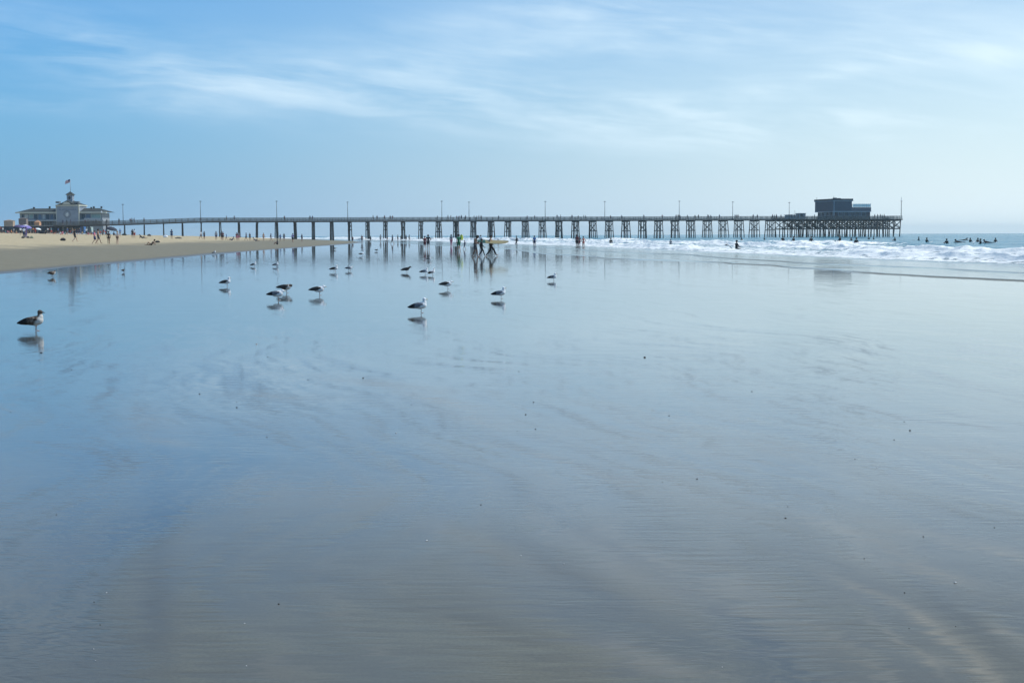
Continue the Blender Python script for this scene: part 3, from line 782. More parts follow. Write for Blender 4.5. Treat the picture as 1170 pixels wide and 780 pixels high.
while x < lx(89):
    wd = random.uniform(.28, .42); mm.box(x, x + wd, -1.66, -1.603, lz(240.4), lz(239.0)); x += wd + random.choice((.12, .12, .13, .3))
mm.build('lettering', mat('letter_dark', (.15, .18, .24), .7, .1), pav)
# windows of the wings
def win(px0, px1, py0, py1, gm=M_cgl, y=0.0):
    f_ = MB(); f_.box(lx(px0), lx(px1), y - .10, y - .003, lz(py1), lz(py0)); fo = f_.build('window', M_ctrim if gm is M_green else M_wall, pav)
    MB().box(lx(px0) + .12, lx(px1) - .12, y - .14, y - .103, lz(py1) + .1, lz(py0) - .1).build('pane', gm, fo)
for a, b, g_ in ((25, 28, M_cgl), (28.6, 33, mat('club_pale_pane', (.42, .45, .44), .4, .1)), (34, 38.6, M_green), (39, 43.5, M_cgl), (44.2, 48, mat('club_blue_pane', (.10, .16, .24), .2, .1)), (48.8, 52, MATS['club_pale_pane']), (52.8, 57, M_cgl), (57.6, 61.8, MATS['club_blue_pane']), (62.4, 66.2, M_cgl), (93.2, 98, M_cgl), (98.6, 103.6, MATS['club_blue_pane']), (104.6, 115.6, M_green)):
    win(a, b, 244.6, 250.6 if a > 34 else 249.3, g_)
# balcony along the front
for a_, b_ in ((31, 66.6), (93, 121)): MB().box(lx(a_), lx(b_), -3.0, -.16, lz(252.6), lz(251.4)).build('balcony_front', mat('club_balcony', (.34, .38, .41), .8, .08), pav)
m = MB(); m.box(lx(99.5), lx(117), -3.2, -3.01, lz(251.6), lz(249.4)); m.build('balcony_panel', MATS['club_balcony'], pav)
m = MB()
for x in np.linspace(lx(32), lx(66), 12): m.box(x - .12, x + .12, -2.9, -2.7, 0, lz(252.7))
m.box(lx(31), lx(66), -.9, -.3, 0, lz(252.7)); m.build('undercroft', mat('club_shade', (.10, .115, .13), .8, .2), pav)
MB().box(lx(117.2), lx(118.4), -1.6, -1.31, lz(243.5), lz(241.4)).build('eave_lamp', mat('lamp_white', (.8, .82, .82), .5, .03), pav)
m = MB()
for px, h in ((34.5, .7), (52.6, 1.0), (62, .9), (100.5, .6), (103.5, .9), (112.2, .9)):
    x = lx(px); m.box(x - .25, x + .25, 4.2, 4.8, lz(237.8) - .1, lz(237.8) + h * .7)
m.build('chimney', M_croof, pav)
# flagpole + flag
fx = lx(79.0); fz0 = lz(218.8); fz1 = lz(204.6)
fp = MB().tube([(0, 0, 0), (0, 0, fz1 - fz0)], [.07, .05], 6).build('flagpole', mat('flagpole_grey', (.30, .32, .34), .5, .05), None, True)
fp.location = (cxm + fx, BY + 2.6, gz + fz0); tag(fp, 'thin flagpole flying a flag above the clubhouse cupola', 'flagpole')
def flag_mat():
    m = bpy.data.materials.new('flag_cloth'); m.use_nodes = True; t = NT(m.node_tree)
    b = m.node_tree.nodes['Principled BSDF']; b.inputs['Roughness'].default_value = .8
    c = t.node('ShaderNodeTexCoord'); sp = t.node('ShaderNodeSeparateXYZ'); m.node_tree.links.new(c.outputs['UV'], sp.inputs[0])
    st_ = t.m('GREATER_THAN', t.m('FRACT', t.m('MULTIPLY', sp.outputs[1], 6.5)), .5)
    colr = t.mix(st_, (.45, .06, .07), (.6, .6, .6))
    can = t.m('MULTIPLY', t.m('LESS_THAN', sp.outputs[0], .42), t.m('GREATER_THAN', sp.outputs[1], .46))
    colr = t.mix(can, colr, (.03, .045, .14))
    m.node_tree.links.new(colr, b.inputs['Base Color'])
    return m
nx, nz_ = 16, 8
me = bpy.data.meshes.new('flag'); vs = []; fs = []
for j in range(nz_ + 1):
    for i in range(nx + 1):
        u = i / nx; v = j / nz_
        vs.append((-u * 1.75, .22 * math.sin(u * 7) * u + .05 * math.sin(v * 3), -1.15 + v * 1.1 - .75 * u * u + .05 * math.sin(u * 9)))
fs = [(j * (nx + 1) + i, j * (nx + 1) + i + 1, (j + 1) * (nx + 1) + i + 1, (j + 1) * (nx + 1) + i) for j in range(nz_) for i in range(nx)]
me.from_pydata(vs, [], fs); uv = me.uv_layers.new()
for p in me.polygons:
    for li, vi in zip(p.loop_indices, p.vertices): uv.data[li].uv = ((vi % (nx + 1)) / nx, (vi // (nx + 1)) / nz_)
me.materials.append(flag_mat()); fo = bpy.data.objects.new('flag', me); link(fo, fp); fo.location = (-.05, 0, fz1 - fz0)

# retaining wall, kiosks, boxes at the head of the beach
WY = 462.0
def wloc(px, Y): return at(px, 260, Y).x
zt = at(40, 258.6, WY).z
o = empty('retaining_wall', (wloc(35, WY), WY, 2.7)); tag(o, 'long dark hedge-like wall with a pale cap behind the beach crowd', 'wall')
MB().box(wloc(-40, WY) - wloc(35, WY), wloc(72.5, WY) - wloc(35, WY), 0, .5, 0, zt - 2.7).build('wall', mat('dark_wall', (.030, .038, .050), .9, .6, .9), o)
MB().box(wloc(33, WY) - wloc(35, WY), wloc(72.8, WY) - wloc(35, WY), -.06, .56, zt - 2.697, zt - 2.42).build('cap', mat('wall_cap', (.26, .24, .22), .8, .2), o)
MB().box(wloc(71, WY) - wloc(35, WY), wloc(72.7, WY) - wloc(35, WY), -.12, -.063, .5, zt - 2.7).build('end_post', mat('post_pale', (.45, .45, .45), .8, .1), o)
def kiosk(px0, px1, pyt, pyb, Y, lab, colr, peak=.5, nm='kiosk'):
    c = (px0 + px1) / 2; X = wloc(c, Y); z0 = 2.9; zt = at(c, pyt, Y).z; hw = (wloc(px1, Y) - wloc(px0, Y)) / 2
    o = empty(nm, (X, Y, z0)); tag(o, lab, nm.replace('_', ' '))
    MB().box(-hw * .9, hw * .9, 0, 2, 0, zt - z0 - peak).build('wall', mat(lab[:18], colr, .8, .12, 1), o)
    hipped(-hw, hw, -.15, 2.15, zt - z0 - peak, zt - z0, (hw * .8, hw * .8), 'roof', mat(lab[:18] + 'roof', tuple(c_ * .75 for c_ in colr), .8, .15, 1), o)
    MB().box(-hw * .5, hw * .5, -.03, -.003, 0, 1.9).build('door', mat('kiosk_door', (.08, .08, .085), .7, .2), o)
kiosk(4, 15.5, 251.0, 262, 468, 'tan beach kiosk at the far left behind the dark wall', (.40, .30, .22), .35)
kiosk(39, 45.2, 251.6, 262, 467, 'small orange-tan kiosk in front of the clubhouse left wing', (.50, .27, .15), .7)
kiosk(21, 30.5, 248.8, 262, 474, 'brown hut with a flat dark roof at the clubhouse left corner', (.20, .165, .15), .3, 'hut')
kiosk(91.6, 96.5, 258.6, 266, 440, 'bright blue cabin standing under the landward end of the pier', (.06, .16, .36), .15, 'cabin')
kiosk(99, 104.5, 258.8, 266, 444, 'pale green cabin under the pier, right of the blue one', (.32, .40, .38), .15, 'cabin')
o = empty('service_wall', (wloc(109, 486), 486, 2.6)); tag(o, 'low grey wall seen under the pier deck below the clubhouse right wing', 'wall')
MB().box(wloc(98, 486) - wloc(109, 486), wloc(118, 486) - wloc(109, 486), 0, .6, 0, at(109, 258, 486).z - 2.6).build('wall', mat('service_wall', (.22, .25, .27), .8, .15), o)
MB().box(wloc(98, 486) - wloc(109, 486), wloc(118, 486) - wloc(109, 486), -.1, .7, at(109, 258, 486).z - 2.597, at(109, 258, 486).z - 2.45).build('cap', mat('wall_cap', (.26, .24, .22)), o)

o = empty('undercroft_shade_wall', (wloc(85, 458), 458, 2.7)); tag(o, 'dark low wall added for the shade under the clubhouse tower and pier', 'wall')
MB().box(wloc(73.2, 458) - wloc(85, 458), wloc(98, 458) - wloc(85, 458), 0, .5, 0, at(85, 257.6, 458).z - 2.7).build('wall', MATS['dark_wall'], o)  # dark sheet added to stand in for the shaded undercroft and crowd
for k in range(5):  # added panels that break up the dark stand-in wall
    x_ = wloc(75 + k * 4.8, 458) - wloc(85, 458); MB().box(x_, x_ + .8, -.05, -.003, .2, 1.9).build('undercroft_panel', mat('undercroft_panel', (.09, .10, .12), .8, .3), o)
# ------------------------------------------------------------------ remesh helper for bodies
def fuse(bones, voxel, smooth_it=3, name='body', extra=None):
    """bones: (p0, r0, p1, r1) tapered capsules -> one continuous surface"""
    mb = MB()
    for p0, a, p1, b in bones:
        p0, p1 = Vector(p0), Vector(p1)
        mb.ball(p0, a, 12, 8); mb.ball(p1, b, 12, 8)
        if (p1 - p0).length > 1e-4: mb.tube([p0, p1], [a, b], 12)
    if extra: extra(mb)
    me = mb.mesh('tmp'); o = bpy.data.objects.new('tmp', me); COL.objects.link(o)
    r_ = o.modifiers.new('r', 'REMESH'); r_.mode = 'VOXEL'; r_.voxel_size = voxel; r_.use_smooth_shade = True
    if smooth_it:
        s_m = o.modifiers.new('s', 'SMOOTH'); s_m.iterations = smooth_it; s_m.factor = .5
    dg = bpy.context.evaluated_depsgraph_get(); dg.update()
    res = bpy.data.meshes.new_from_object(o.evaluated_get(dg)); res.name = name
    bpy.data.objects.remove(o); bpy.data.meshes.remove(me)
    return res

# ------------------------------------------------------------------ people
def skin_mat(k): return mat('skin_' + k, {'light': (.46, .30, .22), 'tan': (.34, .20, .13), 'brown': (.17, .095, .06)}[k], .6, .06, 4)
def cloth(name, rgb): return mat('cloth_' + name, rgb, .85, .12, 5)
CL = {n: c for n, c in dict(black=(.012, .013, .016), navy=(.02, .03, .09), green=(.02, .16, .07), white=(.75, .75, .75), grey=(.22, .22, .24),
      pink=(.52, .15, .22), red=(.42, .05, .04), blue=(.05, .14, .36), purple=(.16, .12, .30), tan=(.38, .28, .18), charcoal=(.05, .052, .06),
      maroon=(.14, .03, .04), teal=(.04, .20, .22), orange=(.55, .2, .06), pale=(.5, .52, .56)).items()}
def joints(pose):
    J = dict(pelvis=(0, 0, .95), waist=(0, 0, 1.10), chest=(0, 0, 1.32), neck=(.0, 0, 1.47), head=(.025, 0, 1.615))
    for s, n in ((1, 'l'), (-1, 'r')):
        J['hip' + n] = (0, .085 * s, .90); J['knee' + n] = (.02, .10 * s, .49); J['ank' + n] = (-.02, .10 * s, .08); J['toe' + n] = (.13, .12 * s, .03)
        J['sho' + n] = (-.01, .165 * s, 1.40); J['elb' + n] = (-.04, .23 * s, 1.13); J['wri' + n] = (.03, .24 * s, .88)
    def setl(n, knee, ank, toe): J['knee' + n] = knee; J['ank' + n] = ank; J['toe' + n] = toe
    if pose == 'walk':
        setl('l', (.20, .09, .50), (.30, .10, .11), (.45, .11, .08)); setl('r', (.0, -.09, .50), (-.30, -.10, .13), (-.19, -.11, .03))
        J['elbl'] = (-.16, .22, 1.15); J['wril'] = (-.12, .24, .90); J['elbr'] = (.06, -.22, 1.14); J['wrir'] = (.24, -.22, .95)
    if pose == 'stride':      # long stride, right arm hugging a board
        setl('l', (.28, .09, .52), (.46, .10, .12), (.60, .11, .10)); setl('r', (-.04, -.09, .50), (-.36, -.10, .12), (-.24, -.11, .03))
        J['elbr'] = (-.06, -.27, 1.16); J['wrir'] = (.12, -.30, 1.02); J['elbl'] = (-.12, .22, 1.16); J['wril'] = (.08, .24, 1.0)
        J['head'] = (.05, 0, 1.60)
    if pose == 'lookdown':
        setl('l', (.13, .09, .49), (.16, .10, .08), (.31, .11, .03)); setl('r', (-.03, -.09, .49), (-.20, -.10, .09), (-.06, -.11, .03))
        J['chest'] = (.04, 0, 1.31); J['neck'] = (.10, 0, 1.45); J['head'] = (.19, 0, 1.56)
        J['elbl'] = (.06, .23, 1.13); J['wril'] = (.26, .18, 1.10); J['elbr'] = (.03, -.22, 1.12); J['wrir'] = (.22, -.2, 1.05)
    if pose == 'bend':
        J['waist'] = (.05, 0, 1.07); J['chest'] = (.17, 0, 1.24); J['neck'] = (.27, 0, 1.35); J['head'] = (.38, 0, 1.43)
        for s, n in ((1, 'l'), (-1, 'r')):
            J['sho' + n] = (.18, .165 * s, 1.31); J['elb' + n] = (.26, .2 * s, 1.06); J['wri' + n] = (.38, .18 * s, .88)
        setl('l', (.10, .09, .5), (.02, .10, .08), (.17, .11, .03))
    if pose == 'akimbo':
        for s, n in ((1, 'l'), (-1, 'r')): J['elb' + n] = (-.06, .36 * s, 1.16); J['wri' + n] = (.04, .19 * s, 1.02)
    if pose in ('sit_board', 'sit_sand', 'recline'):
        dz = -.95 + .16
        for k in list(J): J[k] = (J[k][0], J[k][1], J[k][2] + dz)
        for s, n in ((1, 'l'), (-1, 'r')):
            if pose == 'sit_board': setl(n, (.34, .26 * s, .04), (.34, .30 * s, -.36), (.48, .30 * s, -.42))
            else: setl(n, (.36, .13 * s, .42), (.58, .13 * s, .06), (.72, .13 * s, .04))
            J['hip' + n] = (0.02, .09 * s, .14)
            J['elb' + n] = (.12, .24 * s, .38); J['wri' + n] = (.30, .20 * s, .28)
        if pose == 'recline':
            J['waist'] = (-.10, 0, .25); J['chest'] = (-.26, 0, .40); J['neck'] = (-.36, 0, .52); J['head'] = (-.40, 0, .66)
            for s, n in ((1, 'l'), (-1, 'r')):
                J['sho' + n] = (-.30, .17 * s, .46); J['elb' + n] = (-.45, .25 * s, .24); J['wri' + n] = (-.40, .26 * s, .04)
            setl('r', (.44, -.13, .10), (.86, -.13, .07), (.92, -.13, .20))
    if pose == 'prone':
        J.update(pelvis=(0, 0, .13), waist=(.15, 0, .14), chest=(.36, 0, .20), neck=(.50, 0, .28), head=(.60, 0, .38))
        for s, n in ((1, 'l'), (-1, 'r')):
            J['hip' + n] = (-.06, .09 * s, .11); setl(n, (-.47, .10 * s, .09), (-.88, .10 * s, .09), (-1.03, .11 * s, .07))
            J['sho' + n] = (.43, .17 * s, .22); J['elb' + n] = (.55, .30 * s, .08); J['wri' + n] = (.70, .30 * s, -.06)
    return {k: Vector(v) for k, v in J.items()}
PROTO = {}
def body_bones(J):
    B = []
    def b(n, p, a, q, c): B.append((n, J[p] if isinstance(p, str) else p, a, J[q] if isinstance(q, str) else q, c))
    b('hips', 'pelvis', .125, 'waist', .115); b('torso', 'waist', .115, 'chest', .13)
    b('neckb', 'chest', .09, 'neck', .055); b('neckh', 'neck', .052, 'head', .06)
    hd = (J['head'] - J['neck']).normalized(); fc = Vector((1, 0, 0)) - hd * hd.x
    fc = fc.normalized() if fc.length > .2 else Vector((0, 0, -1))
    B.append(('head', J['head'] - hd * .025 + fc * .015, .078, J['head'] + hd * .028 - fc * .01, .094))
    B.append(('nose', J['head'] + fc * .085 - hd * .005, .014, J['head'] + fc * .098 - hd * .022, .017))
    B.append(('chin', J['head'] + fc * .05 - hd * .075, .035, J['head'] + fc * .03 - hd * .06, .045))
    for s, n in ((1, 'l'), (-1, 'r')):
        sd_ = Vector((0, s, 0))
        B.append(('ear', J['head'] + sd_ * .088 - hd * .01, .016, J['head'] + sd_ * .092 + hd * .016, .018))
        b('shoulder', 'chest', .10, 'sho' + n, .062); b('uparm', 'sho' + n, .056, 'elb' + n, .040); b('forearm', 'elb' + n, .041, 'wri' + n, .027)
        b('pelvisside', 'pelvis', .11, 'hip' + n, .098); b('thigh', 'hip' + n, .093, 'knee' + n, .058); b('calf', 'knee' + n, .058, 'ank' + n, .036)
        B.append(('calfm', J['knee' + n].lerp(J['ank' + n], .3) + Vector((-.012, 0, 0)), .055, J['knee' + n].lerp(J['ank' + n], .45), .05))
        b('foot', 'ank' + n, .040, 'toe' + n, .030)
        # hand: palm, four fingers, thumb
        d = (J['wri' + n] - J['elb' + n]).normalized(); o_ = Vector((1, 0, 0)) - d * d.x
        o_ = o_.normalized() if o_.length > .1 else Vector((0, 0, 1))
        pw = J['wri' + n]; nn = d.cross(o_)
        B.append(('hand', pw, .024, pw + d * .07, .033))
        for i, (off, ln) in enumerate(((-.028, .060), (-.010, .072), (.009, .068), (.027, .050))):
            q = pw + d * .085 + o_ * off
            B.append(('hand', q, .0095, q + d * ln * .6, .009)); B.append(('hand', q + d * ln * .6, .009, q + d * ln - nn * s * .018, .0075))
        q = pw + d * .03 + o_ * .03; B.append(('hand', q, .013, q + d * .045 + o_ * .025, .009))
    return B
def nearest(bones, p):
    best = 1e9; bn = None; bt = 0
    for n, a, ra, b, rb in bones:
        ab = b - a; L2 = ab.length_squared; t = max(0, min(1, (p - a).dot(ab) / L2)) if L2 > 1e-9 else 0
        d = (p - (a + ab * t)).length - (ra + (rb - ra) * t)
        if d < best: best = d; bn = n; bt = t
    return bn, bt
def shell(me, sel, off, name):
    vs = {}; V_ = []; F_ = []
    for p in me.polygons:
        if p.index in sel:
            f = []
            for vi in p.vertices:
                if vi not in vs:
                    vs[vi] = len(V_); V_.append(me.vertices[vi].co + me.vertices[vi].normal * off)
                f.append(vs[vi])
            F_.append(f)
    m = bpy.data.meshes.new(name); m.from_pydata([tuple(v) for v in V_], [], F_); m.update()
    m.polygons.foreach_set('use_smooth', [True] * len(m.polygons)); return m
OUTFITS = {
    'shirt': lambda n, t: n in ('torso', 'neckb', 'shoulder') or (n == 'hips' and t > .35) or (n == 'uparm' and t < .62),
    'top': lambda n, t: n in ('torso',) and t > .45 or n == 'shoulder' and t < .3,
    'shorts': lambda n, t: n in ('pelvisside',) or (n == 'hips' and t <= .6) or (n == 'thigh' and t < .72),
    'briefs': lambda n, t: n in ('pelvisside',) or (n == 'hips' and t <= .3) or (n == 'thigh' and t < .12),
    'trousers': lambda n, t: n in ('pelvisside', 'thigh', 'calf', 'calfm') or (n == 'hips' and t <= .6),
    'wetsuit': lambda n, t: n in ('pelvisside', 'hips', 'torso', 'shoulder', 'neckb', 'uparm', 'forearm', 'thigh', 'calf', 'calfm'),
}
def proto(pose, fine=False):
    key = (pose, fine)
    if key in PROTO: return PROTO[key]
    J = joints(pose); B = body_bones(J)
    use = B if fine else [b for b in B if b[0] not in ('nose', 'ear')]
    me = fuse([b[1:] for b in use], .011 if fine else .022, 2 if fine else 1)
    cls = [nearest(B, p.center) for p in me.polygons]
    D_ = {'body': me, 'J': J}
    hd = (J['head'] - J['neck']).normalized(); fc = Vector((1, 0, 0)) - hd * hd.x
    fc = fc.normalized() if fc.length > .2 else Vector((0, 0, -1))
    for o_, fn in OUTFITS.items():
        D_[o_] = shell(me, {i for i, (n, t) in enumerate(cls) if fn(n, t)}, .013 if o_ != 'wetsuit' else .007, o_)
    def hairsel(long):
        out = set()
        for p, (n, t) in zip(me.polygons, cls):
            q = p.center - J['head']; a = q.dot(hd); f = q.dot(fc)
            if n in ('head', 'chin', 'neckh', 'ear', 'neckb') and (a > .035 or (f < -.015 and a > (-.14 if long else -.05))): out.add(p.index)
        return out
    D_['hair'] = shell(me, hairsel(False), .030, 'hair'); D_['long_hair'] = shell(me, hairsel(True), .034, 'hair')
    eyes = MB()
    for s in (1, -1): eyes.ball(J['head'] + fc * .083 + Vector((0, s * .03, 0)) + hd * .008, .011, 8, 6)
    D_['eyes'] = eyes.mesh('eyes', True)
    PROTO[key] = D_
    return D_
N_PERSON = 0
def person(loc, rz, h, pose, skin='tan', top=None, bottom=None, hair='black', label='', group=None, fine=False, long_hair=False, name='person'):
    """top: (outfit, colour); bottom: (outfit, colour)"""
    P_ = proto(pose, fine); s = h / 1.72
    body = bpy.data.objects.new('person', P_['body']); link(body)
    if not P_['body'].materials: P_['body'].materials.append(skin_mat('tan'))
    body.material_slots[0].link = 'OBJECT'; body.material_slots[0].material = skin_mat(skin)
    body.location = loc; body.rotation_euler = (0, 0, rz); body.scale = (s, s, s)
    tag(body, label, 'person', group)
    def part(nm, key, m):
        me = P_[key]
        if not me.materials: me.materials.append(m)
        o = bpy.data.objects.new(nm, me); link(o, body); o.material_slots[0].link = 'OBJECT'; o.material_slots[0].material = m
        return o
    if top: part(top[0] if top[0] != 'top' else 'swim_top', top[0], cloth(top[1], CL[top[1]]))
    if bottom: part(bottom[0], bottom[0], cloth(bottom[1], CL[bottom[1]]))
    if hair: part('hair', 'long_hair' if long_hair else 'hair', cloth('hair_' + hair, {'black': (.012, .010, .009), 'brown': (.06, .035, .02), 'blond': (.30, .21, .10), 'grey': (.25, .25, .25)}[hair]))
    if fine: part('eyes', 'eyes', cloth('eye', (.01, .01, .01)))
    return body
def stand(px, py, h, pose='stand', rz=0, grp=None, **kw):
    g = ground_at(px, py)
    z = beach_height(g.x, g.y) if g.x < float(edgeX(g.y)) else -(g.x ** 2 + g.y ** 2) / (2 * RE)
    return person((g.x, g.y, z - .015 * h), rz, h, pose, group=grp, **kw)

# surfboards
def surfboard(L, wd, colr, name='surfboard', label='', tip=None, grp=None):
    n = 24; sec = 10; vs = []; fs = []
    for i in range(n + 1):
        u = i / n; x = (u - .5) * L
        half = wd / 2 * (max(0, 1 - abs(2 * u - 1.04) ** 2.6)) ** .55 if 0 < i < n else .004
        th = .035 * (math.sin(PI * min(max(u, .03), .97))) ** .5; rock = .10 * (abs(2 * u - 1) ** 3)
        for k in range(sec):
            q = 2 * PI * k / sec; vs.append((x, half * math.cos(q), th * math.sin(q) + rock))
    for i in range(n):
        for k in range(sec): fs.append((i * sec + k, i * sec + (k + 1) % sec, (i + 1) * sec + (k + 1) % sec, (i + 1) * sec + k))
    m = MB(); m.add(vs, fs); o = m.build(name, mat('board_' + str(colr), colr, .25, .08, 2), None, True)
    tag(o, label, 'surfboard', grp)
    f_ = MB(); f_.add([(-L / 2 + .12, -.006, -.03), (-L / 2 + .34, -.006, -.03), (-L / 2 + .10, -.006, -.24), (-L / 2 + .12, .006, -.03), (-L / 2 + .34, .006, -.03), (-L / 2 + .10, .006, -.24)], [(0, 1, 2), (5, 4, 3), (0, 3, 4, 1), (1, 4, 5, 2), (2, 5, 3, 0)])
    f_.build('fin', cloth('fin', (.05, .05, .05)), o)
    if tip:
        # coloured band at one end: own part, slightly proud
        vs2 = [(v[0], v[1] * 1.02, v[2] + .002 if v[2] > .0 else v[2] - .003) for v in vs[:sec * 8]]
        b2 = MB(); b2.add(vs2, fs[:7 * sec]); b2.build('tail_band', mat('board_tip', tip, .3, .08, 2), o, True)
    return o
#PART2
# ------------------------------------------------------------------ the trio with the long board, and walkers on the wet flat
G0 = 'group of three walking with a longboard'
stand(543, 293.6, 1.70, 'lookdown', R(-6), skin='brown', top=None, bottom=('shorts', 'charcoal'), hair='black', fine=True,
      label='tall shirtless man with dark hair looking down, behind the board tail')
stand(550.3, 292.8, 1.36, 'walk', R(5), skin='tan', top=('wetsuit', 'black'), bottom=None, hair='black', fine=True,
      label='short child in a black wetsuit walking between the two men')
man = stand(560.6, 292.6, 1.66, 'stride', 0, skin='tan', top=None, bottom=('trousers', 'black'), hair='black', fine=True,
      label='man in black wetsuit bottoms striding with a longboard under his arm')
s0 = 1.66 / 1.72
bd = surfboard(2.62, .56, (.30, .25, .13), label='long tan surfboard with a dark green tail carried under a man\'s arm', tip=(.03, .09, .07))
bd.rotation_euler = (R(33), R(2.6), R(4)); bd.location = man.location + Vector((.14, -.185, 1.145))
stand(549.2, 281.5, 1.62, 'stand', R(90), skin='light', top=('shirt', 'pale'), bottom=('shorts', 'grey'), hair='brown', label='pale-shirted person far behind the child in the wetsuit')
stand(524.2, 286.8, 1.74, 'walk', R(100), skin='tan', top=('shirt', 'green'), bottom=('shorts', 'green'), hair='black', fine=True,
      label='adult in a long green shirt walking beside a small child')
stand(531, 284.8, 1.02, 'walk', R(200), skin='tan', top=('shirt', 'navy'), bottom=('shorts', 'navy'), hair='black', label='small child in dark blue, arms out, near the green-shirted adult')
# yellow board held behind the green shirt
g = ground_at(526.8, 286.6)
kb = surfboard(.62, .34, (.70, .72, .10), name='bodyboard', label='bright yellow bodyboard held upright beside the green-shirted adult')
kb['category'] = 'bodyboard'; kb.rotation_euler = (R(90), R(84), R(10)); kb.location = (g.x + .05, g.y + .35, 1.42)
stand(515.6, 281.2, 1.72, 'stand', R(60), skin='tan', top=('shirt', 'grey'), bottom=('trousers', 'pink'), hair='black', long_hair=True, label='woman in a grey top and long pink skirt beyond the green-shirted adult')
stand(485.5, 284.6, 1.55, 'walk', R(100), skin='tan', top=('shirt', 'maroon'), bottom=('shorts', 'maroon'), hair='black', label='person in maroon on the wet sand, left of a pair walking away')
stand(489.3, 284.4, 1.72, 'akimbo', R(95), skin='tan', top=('shirt', 'black'), bottom=('shorts', 'charcoal'), hair='black', label='person in black with elbows out, right of a pair walking away')

def flat(lst):
    for (px, py, h, pose, rz, sk, tp, bt, hr, lab) in lst:
        stand(px, py, h, pose, R(rz), skin=sk, top=tp, bottom=bt, hair=hr, label=lab, long_hair=lab.startswith('woman'))
S = lambda c: ('shirt', c)
B = lambda c: ('shorts', c)
flat([
 (448.5, 278.6, 1.70, 'walk', 160, 'tan', S('navy'), B('charcoal'), 'black', 'person in dark clothes walking on wet sand below the pier, alone'),
 (454.6, 275.6, 1.72, 'stand', 40, 'tan', S('charcoal'), B('black'), 'black', 'dark-clad person standing left of a thick pile bent under the pier'),
 (458.2, 275.4, 1.60, 'stand', 80, 'tan', S('black'), B('navy'), 'black', 'dark-clad person touching the left edge of a pile bent'),
 (464.0, 275.4, 1.70, 'stand', 100, 'tan', S('navy'), B('black'), 'black', 'person in navy at the right edge of the same pile bent'),
 (467.6, 275.6, 1.74, 'walk', 20, 'tan', S('black'), B('charcoal'), 'black', 'person in black walking clear of the bent, near the shorebreak'),
 (403.2, 276.2, 1.25, 'stand', 60, 'tan', S('maroon'), B('navy'), 'black', 'child in maroon at the tip of the sand spit under the pier'),
 (413.6, 277.0, 1.70, 'stand', 100, 'tan', S('maroon'), B('charcoal'), 'brown', 'adult in maroon just left of a pile bent near the spit tip'),
 (423.4, 276.0, 1.45, 'stand', 80, 'brown', S('charcoal'), B('black'), 'black', 'slight dark figure just right of the bent near the spit tip'),
 (434.8, 275.8, 1.80, 'walk', 90, 'tan', S('grey'), B('grey'), 'black', 'faint grey figure far out between two pile bents'),
 (442.2, 275.6, 1.30, 'bend', 60, 'brown', S('maroon'), B('black'), 'black', 'person in maroon bending over beside a pile bent'),
])
# wading and standing at the edge of the surf
def wade(lst):
    for (px, ytop, Y, h, pose, rz, sk, tp, bt, hr, lab) in lst:
        p = at(px, ytop, Y); z = p.z - h
        person((p.x, Y, z), R(rz), h, pose, sk, tp, bt, hr, lab)
W_ = ('wetsuit', 'black')
wade([
 (569.2, 273.4, 240, 1.3, 'stand', 190, 'tan', None, B('black'), 'black', 'child up to the chest in white water behind the long board nose'),
 (590.3, 269.6, 235, 1.72, 'walk', 190, 'tan', W_, None, 'black', 'surfer in black wading out with a white board on his left'),
 (610.6, 269.4, 205, 1.66, 'stand', 80, 'tan', S('blue'), B('navy'), 'black', 'person in blue standing alone in ankle-deep foam'),
 (659.2, 268.4, 190, 1.74, 'stand', 60, 'brown', S('maroon'), B('black'), 'black', 'tall dark figure left of a tan one at the foam edge'),
 (661.8, 269.6, 193, 1.55, 'stand', 100, 'brown', S('charcoal'), B('maroon'), 'black', 'shorter dark figure between the tall dark and the tan one'),
 (666.6, 270.2, 186, 1.62, 'akimbo', 110, 'light', ('top', 'red'), ('briefs', 'red'), 'brown', 'tan woman in a red two-piece at the foam edge'),
 (698.0, 272.2, 205, 1.7, 'stand', 90, 'tan', W_, None, 'black', 'surfer in a black wetsuit thigh-deep in the foam'),
 (766.4, 273.6, 215, 1.5, 'stand', 90, 'tan', S('grey'), B('grey'), 'black', 'bather waist-deep in the breaking foam, right of the wetsuited one'),
])
b_ = surfboard(1.95, .50, (.78, .80, .80), label='white surfboard held beside the surfer wading out')
p = at(587.6, 273.4, 235.3); b_.location = p; b_.rotation_euler = (R(80), R(14), R(10))

